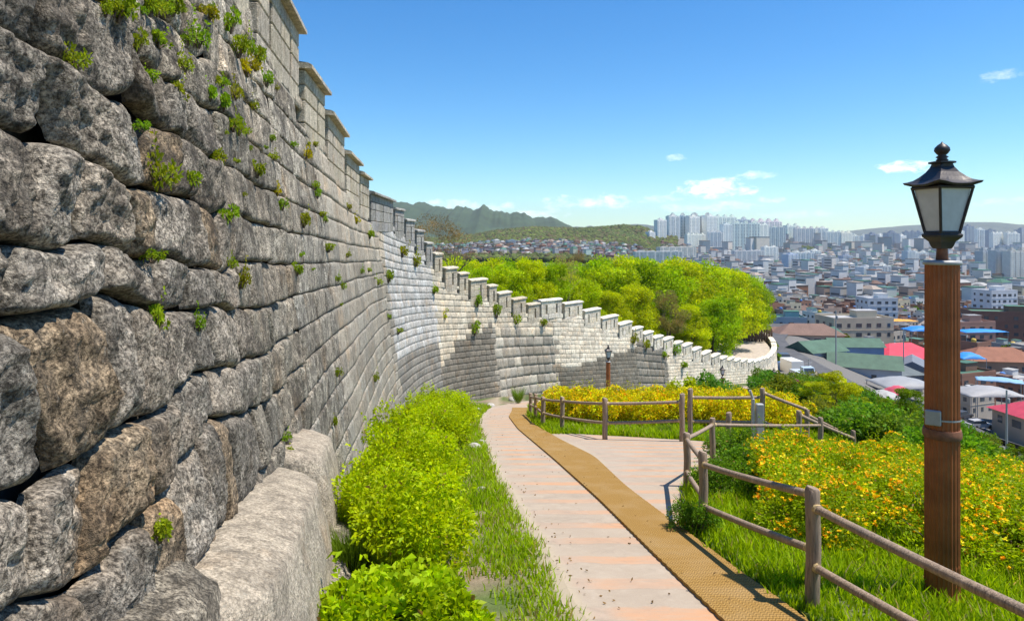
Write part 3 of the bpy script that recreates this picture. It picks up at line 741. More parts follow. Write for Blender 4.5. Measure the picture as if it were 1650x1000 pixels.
# trees
def limb_tree(mb, p, dirv, L, r, depth, R_, spread=.55, out=None, nseg=3):
    pts = [Vector(p)]; rs = [r]; d = Vector(dirv).normalized()
    for i in range(nseg):
        d = (d + Vector((R_.uniform(-.18, .18), R_.uniform(-.18, .18), R_.uniform(-.02, .12)))).normalized(); pts.append(pts[-1] + d * L / nseg); rs.append(r * (1 - .5 * (i + 1) / nseg))
    mb.tube(pts, rs, 6 if depth > 1 else 4, caps=False)
    if out is not None and depth <= 1: out.append(pts[-1])
    if depth > 0:
        for k in range(R_.choice([2, 3, 3])):
            a = R_.uniform(0, 6.28); dd = (d + Vector((math.cos(a), math.sin(a), .25)) * spread).normalized()
            limb_tree(mb, pts[-1 if k else -2], dd, L * R_.uniform(.62, .8), rs[-1] * .85, depth - 1, R_, spread, out)
def tree(name, h, rad, nl, L, W, base, seed, bare=False, twigs=False, nb=30):
    root = empty(name); R_ = random.Random(seed); mb = MB(); ends = []
    limb_tree(mb, (0, 0, -.3), (0, 0, 1), h * .32, h * .028, 5 if bare else 3, R_, .5, ends)
    mb.build('trunk', M['twig'] if bare else M['bark'], root)
    if nl:
        blobs = []
        for i in range(nb):
            a = R_.uniform(0, 6.28); zz = R_.uniform(.22, .95); rr_ = rad * math.sqrt(max(.05, 1 - ((zz - .5) / .52) ** 2)) * R_.uniform(.3, .85)
            blobs.append((rr_ * math.cos(a), rr_ * math.sin(a), zz * h, rad * R_.uniform(.09, .33), R_.uniform(.5, .85)))
        p, d, idx = clump_pts(nl, blobs, .35, .4); d = d + np.array([0, 0, .35]) + rg.normal(size=d.shape) * .6
        v, f, c = leaf_np(p, d, L, W, cols_for(len(p), idx, base, .3, .32)); npmesh('crown', v, f, M['leaf'], root, tint=c)
    return root
TG = (.34, .50, .003)
trs = [tree('broadleaf_tree', 11, 4.6, 14500, .30, .18, TG, 100 + i, nb=80) for i in range(3)]
treesp = [(822, 56, 0, 5.2, 430), (852, 60, 0, 6.5, 418), (880, 63, 0, 6.6, 425), (800, 72, 0, 7, 425), (905, 78, 0, 7, 440), (945, 86, 0, 8, 416), (985, 80, 0, 8, 425), (1020, 92, 0, 10, 416), (1060, 88, 0, 10, 420), (1055, 104, 0, 11, 414), (1100, 96, 0, 11, 420), (1125, 110, 0, 12, 424),
          (1150, 104, 0, 12, 426), (1180, 112, 0, 12, 436), (1205, 122, 0, 12, 452), (1195, 128, 0, 12, 440), (1020, 74, 0, 6, 460), (1150, 88, 0, 5, 478), (940, 68, 0, 6, 448), (1110, 84, 0, 5, 492), (1215, 130, 0, 11, 462), (1170, 126, 0, 12, 432), (985, 70, 0, 5, 470), (1050, 78, 0, 5, 488), (1225, 133, 0, 6, 500), (712, 78, 0, 6, 424), (738, 84, 0, 6, 426), (762, 76, 0, 6, 432), (785, 100, 0, 8, 420), (815, 110, 0, 9, 418), (845, 120, 0, 9, 420), (745, 130, 0, 9, 418), (900, 125, 0, 9, 420)]
for i, (px, d, _, h, ty) in enumerate(treesp):
    x = (px - CX) / F * d; zt = -(ty - HY) / F * d; zg = gin(x, d); hh = max(zt - zg, 3.0); s = hh / 11
    s2 = max(s, .52)
    c = [(1, 1, 1), (1.15, 1.05, 1), (.80, .90, 1.0), (.95, 1.05, .8), (1.1, .98, 1.3), (.8, .95, 1)][i % 6]
    lab = 'bright green leafy tree in the wood standing behind the far fortress wall'
    if i == 1: lab = 'rounded bright green tree standing directly behind the battlements at the wall bend'
    o = put(trs[i % 3], x, d, zt - 11 * s2 * 1.0, s=s2, label=lab, cat='tree', group=None if i == 1 else 'green trees in the wood behind the far wall', color=c)
    if i == 1 and 'group' in o: del o['group']
bt = [tree('bare_tree', 9, 3.2, 5200, .15, .05, (.24, .19, .09), 211, True), tree('bare_tree', 9, 3, 2600, .14, .05, (.32, .25, .14), 215, True)]
for i, (px, d, ty, s, lab) in enumerate([(703, 62, 333, 1.2, 'almost leafless brown tree rising behind the battlements at the left'), (912, 66, 402, .62, 'bare brown tree standing up out of the green wood'), (1078, 76, 468, .62, 'greyish budding tree in the middle of the green wood'), (685, 56, 345, .55, 'thin leafless tree half hidden by the battlements'), (930, 90, 398, .75, 'taller bare tree behind the green wood')]):
    x = (px - CX) / F * d; zt = -(ty - HY) / F * d; put(bt[i % 2], x, d, zt - 9 * s * 1.05, s=s, label=lab, cat='tree')
gt = [tree('budding_tree', 6, 2.6, 6500, .16, .1, (.20, .22, .07), 240, False, nb=26)]
x = (1078 - CX) / F * 77; put(gt[0], x, 77, -(470 - HY) / F * 77 - 5.6, s=.95, label='dull olive tree just coming into leaf in the middle of the wood', cat='tree')
# slope trees right of the wall end and by the stairs
st_ = [tree('slope_tree', 5, 1.9, 9000, .13, .085, (.33, .44, .006), 300 + i, nb=30) for i in range(2)]
SL = [(1350, 34, 597, 1.0, (1.25, 1.15, 1), 'bright yellow green tree on the slope beyond the stair fence'), (1318, 38, 612, .9, (1.1, 1.1, 1), 'bright green sapling left of the yellow green slope tree'), (1390, 36, 640, .8, (1.0, 1.05, 1), 'low green tree right of the yellow green slope tree'), (1465, 40, 622, .9, (.45, .62, 1.1), 'dark green tree on the slope close to the left of the lamp post'),
      (1262, 44, 618, .9, (.75, .85, 1), 'leafy tree below the end of the fence rails'), (1240, 56, 606, .9, (.6, .75, 1), 'dark leafy tree at the foot of the far wall end'), (1285, 50, 640, .7, (.7, .85, 1), 'small green tree by the pink azalea'), (1425, 44, 640, .8, (.55, .7, 1.3), 'blue green tree on the slope behind the flower bank'), (1345, 46, 640, .8, (.6, .8, 1), 'darker green tree behind the yellow green slope tree'),  # last tree here only has a darker green leaf tint
      (1500, 34, 668, .8, (.35, .5, 1.1), 'dark green tree behind the lamp post'), (1560, 30, 690, .8, (.35, .5, 1.1), 'dark conifer green tree right of the lamp post on the slope'), (1530, 36, 672, .7, (.35, .5, 1.1), 'small dark tree behind the lamp post base'), (1645, 33, 715, .8, (.4, .5, 1), 'dark tree at the right edge of the photo on the slope'), (1395, 28, 672, .6, (.5, .65, 1.2), 'grey green sapling above the flower bank'), (1440, 30, 668, .7, (.45, .6, 1.3), 'blue green sapling left of the lamp post above the flower bank')]
for i, (px, d, ty, s, c, lab) in enumerate(SL):
    x = (px - CX) / F * d; zt = -(ty - HY) / F * d; zg = g1(x, d); hs = max((zt - zg) / 5.0, .3); put(st_[i % 2], x, d, zg, s=max(hs, s * .6) if zt > zg + 1 else .5, sz=1 if zt - zg > s * 3 else max(.35, (zt - zg) / (5 * s * .6 + .01)), label=lab, cat='tree', color=c)
# low scrub on the slope
scr = [bush('slope_scrub', .9, 1.0, 22, 3500, .11, .07, (.13, .20, .02), seed=80 + i) for i in range(2)]
k = 0
for i in range(84):
    y = rnd.uniform(13, 75); x = edge_x(y) * rnd.uniform(.55, 1.0) + rnd.uniform(-1, 1) + (y - 13) * .32 * rnd.random() + rnd.random() ** 2 * 8
    if x / y > .86 or x < 9.4 and y < 24: continue
    if y > 60 and x / y < .36: continue
    put(scr[k % 2], x, y, s=rnd.uniform(.6, 1.0) * (1 + y / 90), label='green scrub bush on the steep slope between the fence and the town', cat='shrub', group='scrub bushes on the slope below the fence', color=(rnd.uniform(.7, 1.3), rnd.uniform(1.0, 1.5), rnd.uniform(.6, 1.6))); k += 1
for i in range(16):
    a = i / 15; x = 9 + a * 36 + rnd.uniform(-1, 1); y = 29 + a * 62 + rnd.uniform(-2, 2)
    put(scr[i % 2], x, y, s=rnd.uniform(.45, .75) + a * .3, label='green bush on the verge below the far wall', cat='shrub', group='bushes on the verge below the far wall', color=(1.3, 1.4, 1))
az = bush('azalea', .8, .9, 16, 900, .08, .05, (.12, .2, .03), 900, (.62, .04, .36), fsize=.07, seed=95)
x = (1292 - CX) / F * 42; put(az, x, 42, s=1.0, label='pink flowering azalea below the fence end', cat='shrub'); 
az.location.z = -(622 - HY) / F * 42 - .5
sap = bush('sapling', .5, 1.5, 18, 2500, .09, .055, (.36, .50, .006), seed=97)
for i, (px, d, ty, lab) in enumerate([(1083, 26, 612, 'tall green sapling poking above the yellow hedge, left of two'), (1110, 26.5, 606, 'tall green sapling poking above the yellow hedge, right of two')]):
    x = (px - CX) / F * d; put(sap, x, d, s=1.0, sz=(-(ty - HY) / F * d - g1(x, d)) / 1.55, label=lab, cat='shrub')
# weeds growing in the wall joints
wd = [bush('wall_weed', .16, .16, 7, 260, .05, .03, (.22, .34, .015), seed=120 + i) for i in range(3)]
wy = bush('wall_weed', .16, .16, 6, 240, .045, .03, (.34, .36, .01), 16, (.75, .5, .01), fsize=.03, seed=129)
def wall_hit(px, py):
    tx = (px - CX) / F; tz = -(py - HY) / F; u = US; best = None
    uu = np.linspace(u_of_y(1.2), UL - 1, 3000); x, y = topxy(uu); 
    z = tz * y
    for _i in range(3): x, y = face(uu, z, .05); z = tz * y
    f = x - tx * y; k = np.where((f[:-1] * f[1:] <= 0))[0]
    if len(k) == 0: return None
    k = k[0]; return float(x[k]), float(y[k]), float(z[k]), float(uu[k])
WEED = [(190, 12, 1), (262, 282, 1), (368, 348, 1), (490, 358, 1), (320, 60, 1.2), (338, 20, 1), (258, 60, .9), (125, 88, .6), (415, 275, .8), (448, 305, 1), (400, 110, 1.2), (430, 130, 1), (385, 80, 1.2), (493, 248, 1), (575, 355, 1.2), (596, 380, 1.5), (390, 450, .8), (250, 405, .7), (256, 515, .7), (325, 515, .5), (480, 435, .8), (530, 400, 1.2),
        (440, 250, .8), (350, 250, .7), (310, 290, .7), (610, 455, 1.2), (626, 450, 1.5), (648, 410, 2), (670, 425, 2), (642, 535, 1.5), (265, 850, .7), (385, 890, .5), (300, 970, .6), (465, 730, .8), (460, 700, .7), (545, 600, .8), (540, 680, .6), (605, 610, .9), (377, 200, .9), (342, 150, .7), (300, 100, .7), (508, 300, .9), (520, 345, .8), (560, 410, .8), (455, 330, .8), (700, 470, 2), (718, 510, 2), (765, 535, 2.2), (800, 508, 2.2), (832, 518, 2), (875, 522, 2), (770, 490, 2),
        (1020, 550, 2.4), (1040, 562, 2.4), (1070, 575, 2.6), (1088, 568, 2.4), (1100, 590, 2.4), (420, 95, 1), (412, 105, 1), (373, 40, 1), (246, 120, .6), (375, 420, .5), (230, 195, .5)]
wr = random.Random(77)
for i in range(46):
    a = wr.random(); WEED.append((200 + 400 * a + wr.uniform(-40, 60), max(8, -120 + 560 * a + wr.uniform(-60, 130)), wr.uniform(.3, .8)))
for i, (px, py, s) in enumerate(WEED):
    h = wall_hit(px, py)
    if not h: continue
    yel = i in (9, 13, 14, 46, 10, 58); pr = wy if yel else wd[i % 3]
    o = put(pr, h[0], h[1], h[2] - .05, s=s * .68 * (.75 + .02 * h[1]), sz=rnd.uniform(1.0, 2.2), label='yellowish weed tuft with tiny flowers rooted in a joint of the fortress wall' if yel else 'small green weed tuft rooted in a joint of the fortress wall', cat='plant', group='yellowish weeds on the wall' if yel else 'green weeds on the wall', color=(rnd.uniform(.8, 1.2), rnd.uniform(.85, 1.15), 1))
# grass
def in_grass(x, y):
    yc = np.clip(y, -6, 31); fxx = np.interp(y, FY, FX)
    left_ = (x < XL(yc) - .02) & (x > fxx + .1) & (y < 34)
    right_ = (x > XMR(yc) + .04) & (~on_plaza(x, y)) & (x < edge_x(y) + 2) & (y < 31)
    return left_, right_
n = 520000; ys = 3.2 + 30 * rg.random(n) ** 1.7; xs = rg.uniform(-4.5, 10, n)
l_, r_ = in_grass(xs + .05 * np.sin(ys * 9) + .04 * np.sin(ys * 23), ys)
nzz = np.array([noise.noise(Vector((a * .9, b * .9, 1.7))) + .5 * noise.noise(Vector((a * 3, b * 3, 8))) for a, b in zip(xs, ys)])
dist = XL(np.clip(ys, -6, 31)) - xs
pl_ = np.where(l_, np.clip(.42 + .9 * nzz + .75 * np.exp(-((dist - .35) / .28) ** 2), 0.03, 1), 0)
pl_ = np.where(l_ & (dist < .12), pl_ * .45, pl_)
pr_ = np.where(r_, np.clip(.8 + .6 * nzz, .2, 1), 0)
keep = rg.random(n) < np.maximum(pl_, pr_); xs, ys, nz_ = xs[keep], ys[keep], nzz[keep]; lf_ = l_[keep]
n = len(xs); print('grass', n)
zs = G(xs, ys) - .05; h = rg.uniform(.05, .15, n) * (1 + .35 * (nz_ > .2)) * np.where(lf_, .9, 1.15) * (1 + ys * .02); w = .006 * (1 + ys * .10)
a = rg.uniform(0, 6.28, n); lean = rg.uniform(.1, .7, n) * h; la = rg.uniform(0, 6.28, n)
b0 = np.stack([xs - np.cos(a) * w, ys - np.sin(a) * w, zs], -1); b1 = np.stack([xs + np.cos(a) * w, ys + np.sin(a) * w, zs], -1)
m1 = np.stack([xs + np.cos(la) * lean * .35, ys + np.sin(la) * lean * .35, zs + h * .6], -1); sd = np.stack([np.cos(a) * w * .7, np.sin(a) * w * .7, 0 * w], -1)
tp = np.stack([xs + np.cos(la) * lean, ys + np.sin(la) * lean, zs + h], -1)
v = np.stack([b0, b1, m1 + sd, tp, m1 - sd], 1).reshape(-1, 3); k = np.arange(n) * 5
f = np.concatenate([np.stack([k, k + 1, k + 2, k + 4], -1), np.stack([k + 4, k + 2, k + 3, k + 3], -1)]); 
f3 = np.concatenate([np.stack([k, k + 1, k + 2], -1), np.stack([k, k + 2, k + 4], -1), np.stack([k + 4, k + 2, k + 3], -1)])
gc = np.array([.31, .47, .006])[None] * rg.uniform(.65, 1.25, (n, 1)); dry = rg.random(n) < np.where(lf_, .14, .05); gc[dry] = np.array([.42, .36, .16])
tag(npmesh('grass', v, f3, M['leaf'], tint=np.repeat(gc, 5, 0)), 'bright green grass and dry blades on the verges either side of the path', 'grass', kind='stuff')
# grass tuft by the wall foot
def tuft(px, py, n, h, lab, col):
    x, y = GP(px, py); r = rg.uniform(0, .13, n); th_ = rg.uniform(0, 6.28, n); X_ = x + r * np.cos(th_); Y_ = y + r * np.sin(th_); z = G(X_, Y_)
    b = np.stack([X_, Y_, z], -1); dr = np.stack([np.cos(th_) * .35, np.sin(th_) * .35, np.ones(n)], -1)
    v, f, c = leaf_np(b - 0, dr, h, .008, np.array(col)[None] * rg.uniform(.7, 1.2, (n, 1)), droop=.1)
    v = v - np.array([x, y, g1(x, y)]); o = npmesh('grass_tuft', v, f, M['leaf'], tint=c); o.location = (x, y, g1(x, y)); tag(o, lab, 'grass tuft')
tuft(566, 925, 900, .42, 'tall fine grass tuft between the plinth stone and the nearest lime shrub', (.17, .28, .02))
tuft(835, 650, 500, .9, 'grass tuft at the wall foot beside the far path bend', (.17, .30, .02))
tuft(1070, 702, 400, .35, 'grass tuft under the far fence beside the side path', (.17, .28, .03))
n = 260; d_ = 3 + 26 * rg.random(n) ** 1.6; side_ = rg.random(n); xx_ = np.where(side_ < .55, XL(d_) + rg.exponential(.16, n), XL(d_) + rg.random(n) * (XMR(d_) - XL(d_)))
zz_ = G(xx_, d_) + np.where(xx_ > XML(d_) - .05, .052, .022); v, f, c = leaf_np(np.stack([xx_, d_, zz_], -1), np.stack([rg.normal(size=n), rg.normal(size=n), rg.uniform(0, .25, n)], -1), .035, .018, np.array([.22, .14, .06])[None] * rg.uniform(.5, 1.6, (n, 1)), droop=0)
tag(npmesh('leaf_litter', v, f, M['leaf'], tint=c), 'dry leaf litter and bits blown over the path', 'leaf litter', kind='stuff')
# stones
def rock(name, px, py, sz, lab, col=None, tint=(.6, .58, .53), flat=.6):
    x, y = GP(px, py); mb = MB(); n = 14; vs = []; sd = rnd.uniform(0, 99)
    for i in range(n + 1):
        ph = math.pi * i / n
        for j in range(n * 2):
            t = math.pi * j / n; p = Vector((math.sin(ph) * math.cos(t), math.sin(ph) * math.sin(t) * .8, math.cos(ph) * flat)); q = p * 1.3 + Vector((sd, 0, 0))
            p *= sz * (1 + .28 * noise.noise(q) + .1 * noise.noise(q * 3)); vs.append((p.x, p.y, max(p.z, -sz * .25)))
    k = n * 2; fs = [(i * k + j, (i + 1) * k + j, (i + 1) * k + (j + 1) % k, i * k + (j + 1) % k) for i in range(n) for j in range(k)]
    o = npmesh(name, vs, fs, M['rock'], smooth=True); o.location = (x, y, g1(x, y) + sz * .12); o.rotation_euler = (0, 0, rnd.uniform(0, 3)); tag(o, lab, 'rock')
rock('white_stone', 764, 722, .17, 'white boulder on the left verge, the nearer of the large ones by the path')
rock('white_stone', 757, 690, .19, 'white boulder on the left verge a little past the first')
rock('white_stone', 772, 663, .22, 'white stone on the verge near the inside of the bend')
rock('white_stone', 790, 655, .24, 'pale stone half sunk in grass on the bend of the path')
rock('white_stone', 826, 645, .30, 'flat white stone at the head of the bend by the wall foot')
rock('pale_stone', 775, 792, .11, 'small pale stone in the bare soil of the left verge')
rock('pale_stone', 776, 712, .10, 'little pale stone touching the path edge')
rock('boulder', 1250, 735, .42, 'flat grey boulder among the flowers behind the metal post', flat=.5)
rock('boulder', 1240, 718, .3, 'small grey boulder next to the foot of the metal post', flat=.5)

# ------------------------------------------------------------------ timber fences
def post_at(px, pyb, pyt, d=None):
    d = d or pd(pyb); x = (px - CX) / F * d; return (x, d, -(pyt - HY) / F * d)
def mkfence(name, posts, rails, label, r_post=.055, r_rail=.033):
    p0 = posts[0]; org = Vector((p0[0], p0[1], g1(p0[0], p0[1]))); root = empty(name, org, 0, label, 'fence')
    for (x, y, zt) in posts:
        zb = g1(x, y) - .15; mb = MB(); k = 9
        pts = [Vector((x + .006 * math.sin(i + x), y, zb + (zt - .02 - zb) * i / k)) - org for i in range(k + 1)]; r = r_post * rnd.uniform(.95, 1.06)
        pts.append(Vector((x, y, zt)) - org); mb.tube(pts, [r] * (k + 1) + [r * .82], 14, wob=.05)
        o = mb.build('post', M['wood'], root)
    for (a, b) in rails:
        a = Vector(a) - org; b = Vector(b) - org; k = 6; mb = MB()
        pts = [a.lerp(b, i / k) + Vector((0, 0, -.012 * math.sin(math.pi * i / k))) for i in range(k + 1)]
        mb.tube(pts, r_rail, 12, wob=.06); ra = mb.build('rail', M['wood'], root)
        dd = (b - a).normalized()
        MB().tube([a + dd * (r_post - .01), a + dd * (r_post + .035)], r_rail * 1.25, 10, wob=.2).build('joint_collar', M['rope'], ra)
        jb = MB(); jb.tube([b - dd * (r_post + .03), b - dd * (r_post - .01)], r_rail * 1.2, 10, wob=.2)
        jb.build('joint_collar', M['rope'], ra)
    return root
def along(a, b, ha, hb):   # rail between two posts at given heights above their ground
    return ((a[0], a[1], g1(a[0], a[1]) + ha), (b[0], b[1], g1(b[0], b[1]) + hb))
B0 = (2.77, 3.2, -1.72); B1 = post_at(1310, 975, 785); B2 = post_at(1133, 855, 727); B3 = post_at(1107, 783, 697); B4 = post_at(1148, 0, 673, 13.0)
Bm = (4.1, .9, -1.2)
rails = [((B0[0], B0[1], -1.93), (B1[0], B1[1], -2.205)), ((B0[0], B0[1], -2.30), (B1[0], B1[1], -2.685)), ((Bm[0], Bm[1], -1.45), (B0[0], B0[1], -1.90))]
def rz(px, py, p): return (p[0], p[1], -(py - HY) / F * p[1])
rails += [(rz(0, 797, B1), rz(0, 748, B2)), (rz(0, 885, B1), rz(0, 815, B2)), (rz(0, 741, B2), rz(0, 708, B3)), (rz(0, 800, B2), rz(0, 760, B3)), (rz(0, 706, B3), rz(0, 684, B4))]
B5 = (7.05, 15.6, -(672 - HY) / F * 15.6)
rails += [(rz(0, 684, B4), rz(0, 685, B5))]
mkfence('timber_fence', [Bm, B0, B1, B2, B3, B4, B5], rails, 'weathered round rail timber fence at the right front, in front of the lamp post')
A = [post_at(855, 668, 633, 26.5), post_at(863, 672, 634, 24.8), post_at(875, 685, 639), post_at(906, 693, 639), post_at(975, 708, 641), post_at(1099, 711, 634)]
ar = []
tops = [639, 640, 643, 646, 650, 647]; bots = [652, 655, 665, 672, 681, 677]
for i in range(5): ar += [(rz(0, tops[i], A[i]), rz(0, tops[i + 1], A[i + 1])), (rz(0, bots[i], A[i]), rz(0, bots[i + 1], A[i + 1]))]
mkfence('timber_fence', A, ar, 'weathered timber fence curving along the far bend in front of the yellow hedge', .07, .04)
C0 = (4.75, 18.2, -(626 - HY) / F * 18.2); C1 = (6.6, 18.0, -(625 - HY) / F * 18.0); C2 = (7.65, 17.7, -(659 - HY) / F * 17.7); C3 = (9.6, 19.5, -(690 - HY) / F * 19.5); C4 = (11.9, 21.5, -(712 - HY) / F * 21.5)
cr_ = [(rz(0, 640, C0), rz(0, 640, C1)), (rz(0, 678, C0), rz(0, 680, C1)), (rz(0, 632, C1), rz(0, 660, C2)), (rz(0, 668, C2), rz(0, 700, C3)), (rz(0, 680, C1), rz(0, 700, C2)), (rz(0, 700, C3), rz(0, 722, C4))]
mkfence('stair_railing', [C0, C1, C2, C3, C4], cr_, 'timber railing stepping down to the right past the grey metal post', .065, .042)
D0 = (6.85, 16.3, -(661 - HY) / F * 16.3); D1 = (8.9, 17.8, -(693 - HY) / F * 17.8)
mkfence('stair_railing', [D0, (4.95, 15.6, -(664 - HY) / F * 15.6), D1], [(rz(0, 668, D0), rz(0, 706, D1))], 'short timber railing on the near side of the stair going down', .06, .045)
gp = empty('metal_gatepost', (5.5, 15.3, g1(5.5, 15.3)), 0, 'grey galvanised metal post standing inside the timber railing', 'post')
hgt = -(650 - HY) / F * 15.3 - g1(5.5, 15.3)
MB().box((.05, 0, hgt / 2 - .05), (.16, .12, hgt + .1), bevel=.012).build('post', M['steel'], gp)
MB().box((-.10, .0, hgt / 2 + .02), (.06, .08, hgt + .2), bevel=.01).build('side_bar', M['steel'], gp)
MB().tube([(-.10, 0, hgt + .1), (-.17, 0, hgt + .3)], .03, 8).build('brace', M['steel'], gp)

# ------------------------------------------------------------------ lamps
def lantern(x, y, zt, s=1.0, rot=R(54), detail=True, label='', name='street_lamp', H=3.9, group=None):
    zb = zt - H; root = empty(name, (x, y, zb), 0, label, 'street lamp', group); o = lambda z: (z - .82 + H)   # lantern built for a top at z .82
    n = 144 if detail else 24
    MB().tube([(0, 0, -.1), (0, 0, .28), (0, 0, .30), (0, 0, o(-1.74))], [.137, .137, .134, .134], n, flute=24 if detail else 0, smooth=False).build('lower_shaft', M['pole'], root)
    MB().tube([(0, 0, o(-1.68)), (0, 0, o(-.25))], [.134, .132], n, flute=24 if detail else 0, smooth=False).build('upper_shaft', M['pole'], root)
    MB().tube([(0, 0, o(-1.75)), (0, 0, o(-1.735)), (0, 0, o(-1.70)), (0, 0, o(-1.67))], [.143, .15, .15, .143], 32).build('band', M['copperstrap'], root)
    MB().lathe([(.145, o(-.25)), (.15, o(-.235)), (.145, o(-.215)), (.05, o(-.21))], n=32).build('cap_plate', M['steel'], root)
    MB().lathe([(.05, o(-.22)), (.042, o(-.12)), (.046, o(-.10))], n=20).build('neck', M['copperstrap'], root)
    if detail:
        MB().tube([(0, 0, o(-1.585)), (0, 0, o(-1.57))], .146, 32, caps=False).build('strap', M['steel'], root)
        pb = MB().box((-.128, -.08, o(-1.56)), (.12, .035, .13), R(-35), bevel=.008).build('number_plate', M['steel'], root)
    lt = empty('lantern', (0, 0, 0)); lt.parent = root; KIDS.setdefault(root.name, []).append(lt); lt.rotation_euler = (0, 0, rot)
    q = .7071
    MB().lathe([(.07, -.11 - .82 + H), (.085, o(-.09)), (.10, o(-.05)), (.15, o(-.01)), (.155, o(.01)), (.145, o(.02))], n=4, smooth=False).build('lantern_base', M['iron'], lt)
    b, t = .125, .228; zb_, zt_ = o(.015), o(.43)
    for k in range(4):
        th = k * math.pi / 2; MB().tube([(b * math.cos(th), b * math.sin(th), zb_), (t * math.cos(th), t * math.sin(th), zt_)], .013, 6).build('lantern_bar', M['iron'], lt)
        th2 = th + math.pi / 2; c1 = (math.cos(th), math.sin(th)); c2 = (math.cos(th2), math.sin(th2)); e = .94
        P4 = [(c1[0] * b * e, c1[1] * b * e, zb_), (c2[0] * b * e, c2[1] * b * e, zb_), (c2[0] * t * e, c2[1] * t * e, zt_), (c1[0] * t * e, c1[1] * t * e, zt_)]
        nm = Vector((c1[0] + c2[0], c1[1] + c2[1], 0)).normalized() * .006
        vs = P4 + [(p[0] - nm.x, p[1] - nm.y, p[2]) for p in P4]
        MB().add(vs, [(0, 1, 2, 3), (7, 6, 5, 4), (0, 4, 5, 1), (1, 5, 6, 2), (2, 6, 7, 3), (3, 7, 4, 0)]).build('lantern_pane', M['glassy'], lt)
        fb = MB()
        for (rr_, zz, w) in ((b, zb_ + .012, .016), (t, zt_ - .012, .016)): fb.tube([(c1[0] * rr_, c1[1] * rr_, zz), (c2[0] * rr_, c2[1] * rr_, zz)], w, 5)
        fb.build('lantern_rim', M['iron'], lt)
    # flared square roof with lifted corners
    rf = MB(); vs = []; prof = [(.30, .445), (.265, .455), (.22, .475), (.175, .51), (.125, .555), (.09, .60), (.08, .625), (.105, .63), (.105, .645), (.06, .65)]; nn = 32
    for (r, z) in prof:
        for j in range(nn):
            th = 2 * math.pi * j / nn; sq = 1 / (abs(math.cos(th)) + abs(math.sin(th))); kq = sq; lift = .035 * max(0, (r - .15) / .2) * (abs(math.cos(2 * th)) ** 6)
            if z > .62: kq = (sq + 1) / 2
            vs.append((r * kq * math.cos(th), r * kq * math.sin(th), o(z) + lift))
    vs2 = [(v[0] * .96, v[1] * .96, v[2] - .018) for v in vs[:nn]]
    fs = [(i * nn + j, i * nn + (j + 1) % nn, (i + 1) * nn + (j + 1) % nn, (i + 1) * nn + j) for i in range(len(prof) - 1) for j in range(nn)] + [tuple((len(prof) - 1) * nn + j for j in range(nn))]
    rf.add(vs, fs, 0); rf.add(vs[:nn] + vs2, [(j, nn + j, nn + (j + 1) % nn, (j + 1) % nn) for j in range(nn)] + [tuple(range(2 * nn - 1, nn - 1, -1))])
    rf.build('lantern_roof', M['iron'], lt)
    MB().lathe([(.035, o(.645)), (.05, o(.66)), (.035, o(.672)), (.05, o(.685)), (.03, o(.70)), (.045, o(.715)), (.062, o(.74)), (.058, o(.765)), (.035, o(.79)), (.012, o(.805)), (.002, o(.82))], n=20).build('finial', M['iron'], lt)
    return root
lx, ly = GP(1518, 950)
lantern(lx, ly, .82, label='tall fluted brown lamp post with a black lantern behind the near fence', H=.82 - g1(lx, ly))
for i, (px, d, ty, lab) in enumerate([(980, 42, 555, 'distant lantern lamp standing behind the yellow hedge in front of the old wall'), (1164, 60, 588, 'small distant lantern lamp in front of the white far wall'), (1247, 66, 592, 'distant lamp post near the end of the far wall'), (1272, 74, 598, 'farthest lamp post beside the pavement at the wall end')]):
    x = (px - CX) / F * d; lantern(x, d, -(ty - HY) / F * d, label=lab, detail=False, H=max(3.3, -(ty - HY) / F * d - g1(x, d)) if i < 2 else 3.6)

